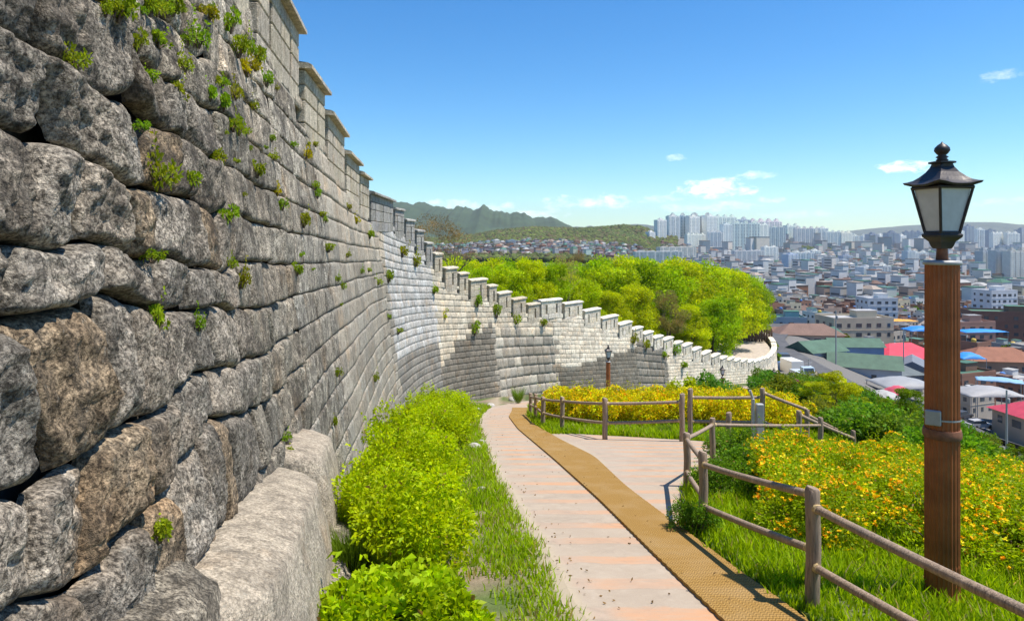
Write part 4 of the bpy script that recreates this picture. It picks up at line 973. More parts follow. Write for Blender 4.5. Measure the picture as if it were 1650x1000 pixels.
# ------------------------------------------------------------------ the road and vehicles
def road(name, pts, w, mat, zo): 
    tag(strip(name, offs(pts, w), offs(pts, -w), mat, zo, 3), kind='structure')
rd = [(57, 95), (57.5, 110), (57, 125), (58, 140), (62, 160), (70, 185), (84, 215), (100, 260)]
road('road', rd, 3.6, M['asphalt'], .12)
road('pavement', offs(rd, 5.2), 1.3, M['walk'], .30)
road('car_park', [(70, 118), (88, 122), (112, 128)], 9, M['asphalt'], .35)
def car(name, label, col, L=4.4, W=1.8, H=1.5, kind='car'):
    root = empty(name, (0, 0, 0), 0, label, 'car' if kind == 'car' else 'truck')
    def prism(prof, w, nm, m, c=None, inset=0):
        k = len(prof); vs = [(x, -w / 2, z) for x, z in prof] + [(x, w / 2, z) for x, z in prof]
        o = MB().add(vs, [tuple(range(k)), tuple(range(2 * k - 1, k - 1, -1))] + [(j, k + j, k + (j + 1) % k, (j + 1) % k) for j in range(k)]).build(nm, m, root)
        if c: o.color = (*c, 1)
        return o
    if kind == 'car':
        prism([(-L / 2, .3), (L / 2, .3), (L / 2, .7), (L * .36, .85), (-L * .42, .92), (-L / 2, .85)], W, 'body', M['paint'], col)
        prism([(-L * .44, .90), (L * .22, .88), (L * .10, H - .07), (-L * .34, H - .07)], W * .9, 'window_band', M['win'])
        prism([(-L * .35, H - .08), (L * .11, H - .08), (L * .08, H), (-L * .31, H)], W * .86, 'roof', M['paint'], col)
        wx = L * .3
    else:
        prism([(L * .24, .4), (L / 2, .4), (L / 2, 1.2), (L * .44, 2.0), (L * .24, 2.05)], W, 'cab', M['paint'], col)
        prism([(L * .465, 1.15), (L * .505, 1.15), (L * .452, 1.9), (L * .42, 1.9)], W * .88, 'windscreen', M['win'])
        if kind == 'box': prism([(-L / 2, .75), (L * .22, .75), (L * .22, H), (-L / 2, H)], W * 1.05, 'cargo_box', M['paint'], (.75, .75, .73))
        else: prism([(-L / 2, .6), (L * .22, .6), (L * .22, 1.0), (-L / 2, 1.0)], W * 1.0, 'cargo_bed', M['paint'], (.5, .52, .55))
        wx = L * .33
    for sx in (-1, 1):
        for sy in (-1, 1): MB().tube([(sx * wx, sy * (W / 2 - .1), .33), (sx * wx, sy * (W / 2 + .02), .33)], .33, 14).build('wheel', M['tyre'], root)
    return root
def putd(o, px, d, rz_, dz=.15, s=1):
    x = (px - CX) / F * d; o.location = (x, d, g1(x, d) + dz); o.rotation_euler = (0, 0, rz_); o.scale = (s,) * 3
putd(car('box_truck', 'white box truck with a blue cab on the road past the wall end', (.08, .2, .5), 5.6, 2.0, 2.9, 'box'), 1272, 116, R(95))
putd(car('pickup_truck', 'small pale blue pickup truck on the road nearer than the box truck', (.45, .55, .65), 4.6, 1.75, 2, 'pick'), 1292, 100, R(-85), s=.95)
putd(car('parked_car', 'dark car parked beyond the box truck', (.06, .06, .07)), 1262, 136, R(80), s=1.1)
for i, (px, d, c, lab) in enumerate([(1578, 122, (.42, .42, .43), 'silver car parked beside the grey pole at the right'), (1606, 123, (.5, .5, .52), 'pale car parked right behind the grey pole'), (1550, 127, (.06, .06, .07), 'black car parked left of the silver one'), (1640, 126, (.1, .2, .45), 'blue car at the right edge of the car park')]):
    putd(car('parked_car', lab, c), px, d, R(8 + 10 * i), .4)
# poles
def upole(px, d, ty, h, lab):
    x = (px - CX) / F * d; zt = -(ty - HY) / F * d; zb = min(g1(x, d), zt - h); root = empty('utility_pole', (x, d, zb), 0, lab, 'pole'); H = zt - zb
    MB().tube([(0, 0, -.3), (0, 0, H)], [.16, .11], 10).build('shaft', M['steel'], root)
    MB().box((0, 0, H - .7), (1.6, .1, .1), .4).build('cross_arm', M['steel'], root); MB().lathe([(.18, H - 1.9), (.2, H - 1.8), (.2, H - 1.2), (.16, H - 1.15)], (.25, 0, 0), 10).build('transformer', M['steel'], root)
upole(1622, 95, 628, 9, 'grey utility pole beside the parked cars at the right edge'); upole(1347, 150, 500, 10, 'utility pole in front of the green roofed sheds'); upole(1382, 240, 492, 9, 'utility pole behind the green roofs'); upole(1303, 118, 578, 8, 'thin pole on the kerb by the pickup truck'); upole(1456, 170, 530, 9, 'utility pole rising in front of the red roof')

# ------------------------------------------------------------------ town
WALLC = [(.62, .58, .50), (.50, .44, .36), (.36, .18, .11), (.68, .67, .64), (.30, .16, .11), (.55, .50, .36), (.45, .45, .44), (.66, .62, .56), (.40, .30, .24)]
WALLN = ['cream', 'tan', 'red brick', 'white', 'dark brick', 'ochre', 'grey', 'off-white', 'brown']
ROOFC = [(.06, .15, .11), (.26, .12, .075), (.18, .185, .19), (.10, .22, .18), (.40, .40, .39), (.16, .10, .08), (.15, .19, .24), (.36, .30, .25)]
ROOFN = ['dark green', 'rust red', 'grey', 'pale green', 'light grey', 'dark brown', 'slate blue', 'sandy']
def house_mb(kind, w, d, h, R_):
    """returns wall, roof, list of window boxes"""
    wl, rf, wn = MB(), MB(), []
    wl.box((0, 0, h / 2 - 1), (w, d, h + 2))
    st = max(1, round(h / 3))
    for k in range(st):
        z = 1.5 + k * 3
        for side, n in ((0, max(2, int(w / 3))), (1, max(1, int(d / 3.2))), (2, max(2, int(w / 3)))):
            for i in range(n):
                if R_.random() < .15: continue
                ww = R_.choice([1.0, 1.5, 1.9])
                if side == 0: c = (-w / 2 + w * (i + .5) / n, -d / 2, z); s = (ww, .08, 1.25)
                elif side == 2: c = (-w / 2 + w * (i + .5) / n, d / 2, z); s = (ww, .08, 1.25)
                else: c = (-w / 2, -d / 2 + d * (i + .5) / n, z); s = (.08, ww, 1.25)
                wn.append((c, s))
    for k in range(1, st): wl.box((0, 0, k * 3), (w + .16, d + .16, .18))
    if kind == 'flat':
        rf.box((0, 0, h + .08), (w - .35, d - .35, .16))
        for (c, s) in (((0, -d / 2 + .1, h + .35), (w + .1, .2, .9)), ((0, d / 2 - .1, h + .35), (w + .1, .2, .9)), ((-w / 2 + .1, 0, h + .35), (.2, d - .4, .9)), ((w / 2 - .1, 0, h + .35), (.2, d - .4, .9))): wl.box(c, s)
        wl.box((w * .22, d * .15, h + 1.2), (w * .34, d * .36, 2.2)); rf.box((w * .22, d * .15, h + 2.36), (w * .38, d * .4, .14))
    elif kind == 'hip':
        o = .7; rf.add([(-w / 2 - o, -d / 2 - o, h), (w / 2 + o, -d / 2 - o, h), (w / 2 + o, d / 2 + o, h), (-w / 2 - o, d / 2 + o, h), (-w / 2 + d * .42, 0, h + d * .28), (w / 2 - d * .42, 0, h + d * .28)], [(0, 1, 5, 4), (1, 2, 5), (2, 3, 4, 5), (3, 0, 4), (3, 2, 1, 0)])
    else:
        o = .5; rf.add([(-w / 2 - o, -d / 2 - o, h - .1), (w / 2 + o, -d / 2 - o, h - .1), (w / 2 + o, d / 2 + o, h - .1), (-w / 2 - o, d / 2 + o, h - .1), (-w / 2 - o, 0, h + d * .26), (w / 2 + o, 0, h + d * .26)], [(0, 1, 5, 4), (1, 2, 5), (2, 3, 4, 5), (3, 0, 4), (3, 2, 1, 0)])
    return wl, rf, wn
PROTO = []
for i in range(12):
    R_ = random.Random(500 + i); kind = ['flat', 'flat', 'hip', 'flat', 'gable', 'flat'][i % 6]; w = R_.uniform(8.5, 14); d = R_.uniform(7, 10.5); h = R_.choice([3.2, 6.2, 6.2, 9.2]) if kind == 'flat' else R_.choice([3.2, 3.2, 6.2])
    wl, rf, wn = house_mb(kind, w, d, h, R_)
    wf_ = MB(); wf_.v = list(wl.v); wf_.f = list(wl.f); wf_.m = list(wl.m); wf_.sm = list(wl.sm)
    for c, s in wn: wf_.box(c, s, m=1)
    tank = MB().lathe([(.9, h + .2), (.9, h + 1.5), (.5, h + 1.8)], (-w * .25, d * .15, 0), 12).mesh('water_tank', M['roofobj']) if kind == 'flat' else None
    PROTO.append(dict(kind=kind, w=w, d=d, h=h, wall=wl.mesh('wall', M['wallobj']), wallw=wf_.mesh('wall', [M['wallobj'], M['win']]), roof=rf.mesh('roof', M['roofobj']), wins=[(MB().box((0, 0, 0), s).mesh('window', M['win']), c) for c, s in wn], tank=tank))
def mkhouse(P, x, y, z, rz_, wc, rc, detail, s=1.0, label=None, group=None, tankc=None):
    root = empty('house', (x, y, z), rz_, label, 'house', group); root.scale = (s, s, s)
    def ob(nm, me, c=None, loc=None):
        o = bpy.data.objects.new(nm, me); COL.objects.link(o); o.parent = root
        if c: o.color = (*c, 1)
        if loc: o.location = loc
    ob('wall', P['wall'] if detail else P['wallw'], wc); ob('roof', P['roof'], rc)
    if P['tank'] and tankc: ob('water_tank', P['tank'], tankc)
    if detail:
        for me, c in P['wins']: ob('window', me, None, c)
    return root
taken = []
def free(x, y, r):
    for a, b, c in taken:
        if (a - x) ** 2 + (b - y) ** 2 < (r + c) ** 2: return False
    return True
# hand placed buildings of the foreground town: px, d, roof y in photo, kind, w, d, h, rot, wall, roof, label
HAND = [(1316, 160, 548, 'gable', 10, 8, 4, 20, (.50, .55, .60), (.09, .17, .12), 'long shed with a green gable roof beside the road'), (1374, 182, 543, 'gable', 13, 7, 4, -4, (.22, .32, .48), (.09, .17, .12), 'blue walled shed under a long green roof'),
        (1392, 152, 572, 'gable', 14, 9, 3.5, -25, (.45, .48, .52), (.10, .17, .12), 'green roofed shed nearest the road, ridge running downhill'), (1450, 190, 560, 'hip', 17, 12, 3.5, 12, (.6, .55, .5), (.75, .07, .11), 'house with a bright pinkish red roof left of the lamp post'),
        (1420, 165, 585, 'hip', 14, 10, 3, 10, (.35, .38, .42), (.14, .17, .18), 'low house with grey blue walls and a dark tiled roof'), (1470, 178, 578, 'gable', 12, 9, 3.2, 60, (.6, .6, .6), (.19, .22, .26), 'slate roofed house just left of the lamp post'), (1605, 190, 565, 'hip', 18, 11, 3.5, -8, (.40, .24, .16), (.30, .13, .08), 'house with a broad rust brown hipped roof right of the lamp post'),
        (1618, 262, 496, 'flat', 26, 12, 9.2, -15, (.22, .11, .08), (.10, .22, .15), 'dark brick apartment house with a green roof terrace at the right'), (1602, 345, 466, 'flat', 15, 12, 12.2, 10, (.72, .72, .72), (.6, .6, .6), 'tall white concrete building standing above the low houses at the right'), (1558, 250, 515, 'flat', 14, 10, 9.2, 5, (.50, .27, .20), (.3, .3, .3), 'pink brick house right of the lamp post'),
        (1412, 330, 478, 'flat', 14, 12, 12, 0, (.74, .74, .72), (.55, .55, .55), 'pair high white block among the low houses left of the lamp post'), (1242, 300, 495, 'flat', 12, 10, 6.2, 10, (.60, .66, .62), (.2, .35, .3), 'pale green walled house at the edge of the wood'), (1262, 250, 508, 'flat', 14, 10, 6.2, -10, (.35, .45, .5), (.08, .2, .14), 'house with blue grey walls and a green roof beside the wood'),
        (1256, 210, 530, 'hip', 14, 10, 3.2, 15, (.40, .13, .10), (.20, .12, .09), 'red walled house with a brown roof at the wood edge'), (1300, 205, 525, 'hip', 18, 10, 3.2, -6, (.5, .4, .3), (.22, .14, .11), 'wide brown roofed house behind the parked truck'), (1375, 225, 508, 'flat', 20, 12, 6.2, 4, (.6, .5, .35), (.45, .45, .45), 'cream house with a grey terrace behind the green sheds'),
        (1668, 118, 642, 'hip', 10, 7, 3, 5, (.5, .4, .3), (.6, .07, .12), 'small building with a crimson roof at the right edge')]
for px, d, ty, kind, w, dp, h, rz_, wc, rc, lab in HAND:
    x = (px - CX) / F * d; zt = -(ty - HY) / F * d; R_ = random.Random(px); wl, rf, wn = house_mb(kind, w, dp, h, R_); g_ = g1(x, d); zb = min(zt - h - (2 if kind != 'flat' else .8), g_ + 4)
    P = dict(wall=wl.mesh('wall', M['wallobj']), roof=rf.mesh('roof', M['roofobj']), wins=[(MB().box((0, 0, 0), s).mesh('window', M['win']), c) for c, s in wn], tank=None)
    # footing down to the slope
    if zb > g_ + .5:
        q = MB().box((0, 0, (g_ - zb) / 2 - .5), (w * .98, dp * .98, abs(zb - g_) + 1)).build('footing', M['walk']); 
    root = mkhouse(P, x, d, zb, R(rz_), wc, rc, True, label=lab)
    if zb > g_ + .5: q.parent = root
    taken.append((x, d, max(w, dp) * .5))
cands = []
for i in range(38000):
    t = rnd.uniform(-.14, .84); d = math.sqrt(rnd.uniform(138 ** 2, 1250 ** 2)); x = t * d
    if d < 700 and t < .28: continue
    if t < .22 and (d > 1010 or d < 560): continue
    if abs(x - np.interp(d, [p[1] for p in rd], [p[0] for p in rd])) < 10 and d < 262: continue
    if d < 160 and t < .53: continue
    if d < 150 and t > .5: continue
    cands.append((d, x))
cands.sort(); grid = {}
houses = []
for d, x in cands:
    y = d; gx, gy = int(x // 9.2), int(y // 9.2); ok = True
    for a in (-1, 0, 1):
        for b in (-1, 0, 1):
            for (qx, qy) in grid.get((gx + a, gy + b), []):
                if (qx - x) ** 2 + (qy - y) ** 2 < 9.0 ** 2: ok = False
    if not ok or not free(x, y, 4.5): continue
    if abs((x * .92 + y * .38) % 62) < 4.5 or abs((y * .92 - x * .38) % 48) < 4: continue
    grid.setdefault((gx, gy), []).append((x, y)); houses.append((x, y))
print('houses', len(houses))
CV = []; CF = []; CT = []
def city_box(c, size, rz_, wallc, roofc, hip=False):
    mb = MB().box(c, size, rz_); b0 = len(CV)
    CV.extend(mb.v); CT.extend([wallc] * 8); CF.extend([[b0 + i for i in f] for f in mb.f])
    mb = MB().box((c[0], c[1], c[2] + size[2] / 2 + (.25 if not hip else 1.0)), (size[0] * 1.05, size[1] * 1.05, .5 if not hip else 2.0), rz_, taper=1 if not hip else .35); b0 = len(CV)
    CV.extend(mb.v); CT.extend([roofc] * 8); CF.extend([[b0 + i for i in f] for f in mb.f])
for i, (x, y) in enumerate(houses):
    z = g1(x, y) - .1; a = .39 + (1.57 if rnd.random() < .5 else 0) + rnd.uniform(-.12, .12); wi = rnd.choices(range(9), [3, 3, 5, 3, 4, 2, 3, 3, 4])[0]; ri = rnd.choices(range(8), [3, 1.6, 6, 3, 4, 4, 2.5, 2.5])[0]
    zone_ = 'near the road' if y < 230 else 'mid town'
    if i < 283:
        P = PROTO[rnd.randrange(12)]; s = rnd.uniform(.62, .88); side = 'right of the lamp post' if x / y > .64 else 'left of the lamp post'
        if P['kind'] != 'flat' and ri in (3, 4): ri = 5
        hs = {'flat': 'flat roofed', 'hip': 'hip roofed', 'gable': 'gable roofed'}[P['kind']]
        lab = '%s %s house, %s roof, %s, %s' % (WALLN[wi], hs, ROOFN[ri], zone_, side)
        mkhouse(P, x, y, z, a, WALLC[wi], ROOFC[ri], i < 60, s, lab, 'low houses of the town below the hill', tankc=rnd.choice([(.7, .5, .1), (.1, .25, .6), None, (.5, .5, .5)]))
    else:
        h = rnd.choice([3, 6, 6, 9, 9, 12]); far_b = y > 380 and x / y > .27 and rnd.random() < .11
        if far_b: h = rnd.uniform(12, 24 if y > 600 else 18); wi = rnd.choice([3, 3, 7])
        left_v = x / y < .25
        wc = WALLC[wi]; rc = ROOFC[ri]; sz = (rnd.uniform(6.5, 11), rnd.uniform(6, 9), h * .9)
        if left_v: sz = (sz[0] * .72, sz[1] * .72, min(h, 4.5)); wc = tuple(min(1, c * rnd.uniform(.85, 1.2)) for c in wc)
        city_box((x, y, z + h / 2 - .5), (sz[0], sz[1], sz[2] + 1), a, wc, rc, rnd.random() < .35)
        st = int(sz[2] / 3)
        if y < 900:
            for k in range(st): 
                mb = MB().box((x, y, z + 1.6 + 3 * k), (sz[0] * .8, sz[1] + .1, 1.1), a); b0 = len(CV); CV.extend(mb.v); CT.extend([(.10, .11, .12)] * 8); CF.extend([[b0 + q for q in f] for f in mb.f])
for i in range(1900):   # farther districts
    t = rnd.uniform(.27, .86); d = rnd.uniform(1150, 3400); x = t * d; h = rnd.uniform(5, 16) if rnd.random() < .85 else rnd.uniform(20, 38)
    if ((x - 440) / 260) ** 2 + ((d - 1500) / 230) ** 2 < 1: continue
    wc = rnd.choice(WALLC[:1] + WALLC[3:4] + WALLC[6:8]); city_box((x, d, g1(x, d) + h / 2), (rnd.uniform(12, 34), rnd.uniform(10, 18), h), rnd.uniform(0, 1.5), wc, rnd.choice(ROOFC))
tag(npmesh('distant_rooftops', CV, CF, M['citytint'], tint=np.array(CT)), 'mass of small distant houses and blocks spreading over the valley to the horizon', 'buildings', kind='stuff')
# town trees
tt = [tree('town_tree', 7, 3.0, 1600, .7, .5, (.15, .25, .02), 400 + i, nb=16) for i in range(2)]
TTL = 0
for i in range(900):
    t = rnd.uniform(.3, .82); d = math.sqrt(rnd.uniform(132 ** 2, 620 ** 2)); x = t * d
    if d < 160 and t < .55 and t > .46 : continue
    if abs(x - np.interp(d, [p[1] for p in rd], [p[0] for p in rd])) < 8 and d < 262: continue
    if any((a - x) ** 2 + (b - d) ** 2 < 30 for a, b in houses[:500]) or not free(x, d, 3): continue
    c = (rnd.uniform(.7, 1.4), rnd.uniform(.8, 1.3), 1); put(tt[TTL % 2], x, d, s=rnd.uniform(.5, 1.0), label='leafy green tree growing among the low houses of the town', cat='tree', group='trees among the houses of the town', color=c); TTL += 1
    if TTL > 120: break
for i in range(14):    # by the road and wood edge
    x = 49.5 + i * .6 + rnd.uniform(-1, 1); d = 128 + i * 9
    put(tt[i % 2], x - (3 if i % 2 else -0), d, s=rnd.uniform(.6, 1.1), label='green tree at the town edge beside the road past the wall end', cat='tree', group='trees beside the road past the wall end', color=(.8, .95, 1))
# sheets and tarps
def tarp(px, d, py, w, dp, col, lab, rz_=0, hump=1.2):
    x = (px - CX) / F * d; z = -(py - HY) / F * d; n = 16; V = []; 
    for i in range(n + 1):
        for j in range(n + 1):
            a, b = -1 + 2 * i / n, -1 + 2 * j / n; zz = hump * (1 - a * a) * (1 - b * b) ** .5 + .15 * noise.noise(Vector((a * 4, b * 4, px)))
            V.append((a * w / 2, b * dp / 2, zz))
    Fc = [(i * (n + 1) + j, (i + 1) * (n + 1) + j, (i + 1) * (n + 1) + j + 1, i * (n + 1) + j + 1) for i in range(n) for j in range(n)]
    k = len(V); V += [(v[0], v[1], v[2] - .1) for v in V]
    rim = [(i * (n + 1), (i + 1) * (n + 1)) for i in range(n)] + [((i + 1) * (n + 1) + n, i * (n + 1) + n) for i in range(n)] + [(j + 1, j) for j in range(n)] + [(n * (n + 1) + j, n * (n + 1) + j + 1) for j in range(n)]
    Fc += [(b, a, a + k, b + k) for a, b in rim]
    root = empty('canopy', (x, d, z), R(rz_), lab, 'canopy'); o = npmesh('sheet', V, Fc, M['sheet'], root, smooth=True); o.color = (*col, 1)
    H = z - g1(x, d)
    for sx in (-1, 1):
        for sy in (-1, 1): MB().tube([(sx * w * .48, sy * dp * .48, -max(H, 1)), (sx * w * .48, sy * dp * .48, .02)], .07, 6).build('leg', M['steel'], root)
tarp(1455, 128, 618, 10, 8, (.33, .34, .35), 'rumpled grey sheet canopy below the red roof'); tarp(1482, 215, 531, 9, 6, (.03, .25, .72), 'bright blue sheet canopy immediately left of the lamp post'); tarp(1580, 225, 533, 15, 6, (.03, .28, .72), 'long blue sheet canopy right of the lamp post', 5, .6)
tarp(1560, 170, 575, 6, 5, (.04, .28, .70), 'small blue canopy beside the rust brown roof'); tarp(1610, 140, 612, 8, 4, (.25, .45, .65), 'pale blue canopy over the market lane', -30, .5); tarp(1590, 132, 632, 11, 7, (.36, .36, .36), 'light grey market canopy behind the car park'); tarp(1425, 118, 640, 5, 5, (.42, .42, .40), 'white canopy with trees in front of it on the slope'); tarp(1448, 122, 632, 4, 4, (.65, .1, .15), 'small red canopy beside the white one')
tarp(1452, 240, 516, 9, 5, (.75, .35, .05), 'orange sheet roof above the blue canopy', 0, .4)
# apartment towers
def tower_proto(w, d, h, bays, pale=(.8, .8, .78), R_=random):
    wl, wn, rbs = MB(), MB(), []; wl.box((0, 0, h / 2 - 5), (w, d, h + 10)); fl_ = int(h / 3); bw = w / bays
    for i in range(bays):
        xc = -w / 2 + bw * (i + .5); pr = .5 if i % 2 == 0 else 0
        if pr: wl.box((xc, 0, h / 2 + .6), (bw * .98, d + 1.0, h + 1.2))
        for sd in (-1, 1):
            wn.box((xc, sd * (d / 2 + pr + .03), h / 2), (bw * .52, .10, h - 3))
            for k in range(0, fl_): wl.box((xc, sd * (d / 2 + pr + .08), 1.5 + 3 * k), (bw * .56, .14, 1.0))
    nt_ = max(1, bays // 3)
    for i in range(nt_): rb = MB(); rbs.append(rb); rb.box((-w / 2 + w * (i + .5) / nt_, 0, h + 2.3), (w / nt_ * .38, d * .55, 3.6)); rb.box((-w / 2 + w * (i + .5) / nt_, 0, h + 5), (w / nt_ * .2, d * .3, 2.4))
    return wl.mesh('wall', M['wallobj']), wn.mesh('window_bank', M['winpale']), [q.mesh('roof_block', M['wallobj']) for q in rbs]
TPR = [tower_proto(34, 11, 58, 8), tower_proto(46, 11, 66, 10), tower_proto(22, 14, 70, 5), tower_proto(58, 11, 54, 12), tower_proto(20, 16, 48, 4)]
TD = [(34, 58), (46, 66), (22, 70), (58, 54), (20, 48)]
def put_tower(k, px, d, ytop, ybot, rz_, col, lab, group):
    x = (px - CX) / F * d; H = (ybot - ytop) / F * d; s = H / TD[k][1]; root = empty('apartment_tower', (x, d, -(ybot - HY) / F * d), R(rz_ + 16), lab, 'apartment block', group); root.scale = (max(s, .6) * 1.3, max(s, .6), s)
    for nm, me, c in [('wall', TPR[k][0], col), ('window_bank', TPR[k][1], None)] + [('roof_block', q, tuple(v * .8 for v in col)) for q in TPR[k][2]]:
        o = bpy.data.objects.new(nm, me); COL.objects.link(o); o.parent = root
        if c: o.color = (*c, 1)
g1_ = 'white apartment towers on the hill behind the wood'; W_ = (.95, .95, .88)
for (k, px, d, yt, yb, rz_) in [(4, 1048, 1330, 374, 400, 20), (2, 1064, 1380, 355, 400, 10), (2, 1084, 1450, 349, 398, 0), (1, 1100, 1500, 348, 402, -20), (2, 1116, 1480, 350, 402, 10), (0, 1130, 1520, 348, 400, -25), (2, 1143, 1500, 349, 404, 15), (3, 1120, 1300, 378, 408, 15), (0, 1152, 1290, 374, 407, -10), (2, 1170, 1300, 362, 405, 5), (1, 1168, 1600, 350, 398, 10), (3, 1195, 1380, 360, 402, -8), (1, 1222, 1420, 362, 404, 8), (0, 1190, 1650, 354, 398, -12), (3, 1232, 1600, 357, 402, 5), (1, 1248, 1480, 366, 403, -15),
                          (0, 1276, 1750, 364, 404, 10), (1, 1296, 1700, 368, 406, -10), (0, 1312, 1760, 369, 407, 12), (2, 1325, 1700, 368, 408, 0), (1, 1342, 1650, 374, 408, -8), (0, 1362, 1660, 375, 409, 10), (4, 1376, 1900, 380, 408, 0)]:
    put_tower(k, px, d, yt, yb, rz_, tuple(c * rnd.uniform(.93, 1.03) for c in W_), 'white high rise apartment tower in the dense hilltop cluster behind the wood' if px < 1260 else 'white apartment tower in the row right of the hilltop cluster', g1_ if px < 1260 else 'white apartment towers in the row right of the hilltop cluster')
B_ = (.42, .46, .52)
for (k, px, d, yt, yb, rz_, c) in [(4, 1392, 2100, 381, 412, 10, W_), (4, 1405, 1900, 378, 412, 0, B_), (0, 1420, 2000, 379, 410, 20, W_), (4, 1436, 1800, 376, 414, -10, B_), (2, 1452, 1900, 380, 418, 12, W_), (1, 1470, 2100, 374, 408, -12, B_), (4, 1484, 1800, 384, 418, 0, W_), (4, 1544, 1700, 372, 402, 10, W_), (2, 1560, 1800, 365, 405, 0, B_), (4, 1578, 1900, 370, 400, -10, W_), (1, 1606, 1500, 376, 410, 10, W_), (2, 1596, 1700, 371, 404, -5, B_), (0, 1630, 1500, 376, 412, 0, W_), (4, 1645, 1700, 371, 404, 10, B_), (3, 1625, 1100, 396, 418, -5, B_)]:
    put_tower(k, px, d, yt, yb, rz_, c, 'grey blue tower on the far skyline at the right' if c is B_ else 'pale tower on the far skyline at the right', 'grey blue towers on the right skyline' if c is B_ else 'pale towers on the right skyline')
g3 = 'mid distance towers among the houses'
for (k, px, d, yt, yb, rz_, c, lab) in [(2, 1273, 760, 410, 447, 15, (.55, .62, .72), 'light blue sided block below the white towers'), (0, 1292, 800, 407, 446, -10, W_, 'white block with green balconies below the white towers'), (4, 1338, 760, 416, 450, 10, (.6, .6, .6), 'narrow grey block right of the white green balconied block'), (0, 1240, 1000, 398, 425, 5, W_, 'low white slab in front of the hilltop cluster'), (2, 1395, 620, 430, 470, 10, (.70, .72, .73), 'white office block left of the lamp post in the middle distance'), (4, 1420, 700, 428, 468, -10, W_, 'white block close left of the lamp post'),
                          (2, 1464, 950, 405, 446, 10, (.55, .62, .66), 'slender pale green tower just left of the lamp post'), (0, 1480, 960, 407, 446, -10, W_, 'cream and green tower touching the lamp post at its left'), (0, 1590, 640, 405, 463, 12, (.48, .52, .54), 'grey glazed tower slab at the right, left of the tallest'), (2, 1612, 620, 404, 465, -10, (.55, .58, .58), 'tallest grey green tower at the right edge group'), (0, 1638, 600, 405, 465, 5, (.62, .62, .58), 'cream tower at the right edge of the photo'), (4, 1362, 900, 412, 440, 0, (.5, .55, .62), 'bluish block in the middle of the town'), (3, 1550, 720, 428, 455, 0, (.68, .68, .66), 'wide pale block right of the lamp post'), (4, 1312, 950, 404, 432, 0, W_, 'pale block behind the blue sided one'), (3, 1205, 900, 404, 420, 0, (.72, .72, .7), 'long white low building above the wood'), (3, 1090, 700, 398, 412, 8, (.70, .68, .62), 'long cream institutional building above the wood'), (3, 1060, 620, 405, 420, -5, (.72, .72, .7), 'white hall with large windows above the wood'), (3, 880, 900, 391, 401, 0, (.72, .66, .58), 'long cream school building at the foot of the green hill'), (4, 825, 920, 387, 401, 0, (.4, .45, .5), 'blue grey block at the foot of the green hill')]:
    put_tower(k, px, d, yt, yb, rz_, c, lab, None)
# woods on the far hills (stuff)
V = []; Fc = []; T_ = []; ico = [(0, 0, 1), (.89, 0, .45), (.28, .85, .45), (-.72, .53, .45), (-.72, -.53, .45), (.28, -.85, .45), (.72, .53, -.45), (-.28, .85, -.45), (-.89, 0, -.45), (-.28, -.85, -.45), (.72, -.53, -.45), (0, 0, -1)]
icf = [(0, 1, 2), (0, 2, 3), (0, 3, 4), (0, 4, 5), (0, 5, 1), (1, 6, 2), (2, 7, 3), (3, 8, 4), (4, 9, 5), (5, 10, 1), (2, 6, 7), (3, 7, 8), (4, 8, 9), (5, 9, 10), (1, 10, 6), (6, 11, 7), (7, 11, 8), (8, 11, 9), (9, 11, 10), (10, 11, 6)]
def blob(x, y, z, r, c):
    b0 = len(V)
    for p in ico: k = rnd.uniform(.7, 1.25); V.append((x + p[0] * r * k, y + p[1] * r * k, z + p[2] * r * k * .9)); T_.append(c)
    Fc.extend([[b0 + i for i in f] for f in icf])
for i in range(13000):
    t = rnd.uniform(-.16, .24); d = rnd.uniform(520, 1750); x = t * d
    if 560 < d < 960 and rnd.random() < .8: continue
    f = rnd.uniform(.7, 1.25); c = rnd.choice([(.075, .10, .03), (.10, .13, .03), (.13, .17, .035), (.12, .10, .045)]); blob(x, d, g1(x, d) + 2, rnd.uniform(3.0, 6) * (.6 if d < 960 else 1), tuple(v * f for v in c))
for i in range(900):
    a = rnd.uniform(0, 6.28); r_2 = rnd.uniform(.85, 1.25); x = 440 + 270 * r_2 * math.cos(a); d = 1420 + 190 * math.sin(a) * r_2 - 60
    f = rnd.uniform(.7, 1.2); blob(x, d, g1(x, d) + 2, rnd.uniform(3.5, 6.5), (.08 * f, .12 * f, .03 * f))
for i in range(500):
    x = rnd.uniform(600, 1250); d = rnd.uniform(1180, 1500); f = rnd.uniform(.7, 1.2); blob(x, d, g1(x, d) + 2, rnd.uniform(3.5, 6.5), (.08 * f, .11 * f, .03 * f))
tag(npmesh('distant_woods', V, Fc, M['forest'], tint=np.array(T_), smooth=True), 'woods covering the low green hills behind the village', 'woods', kind='stuff')
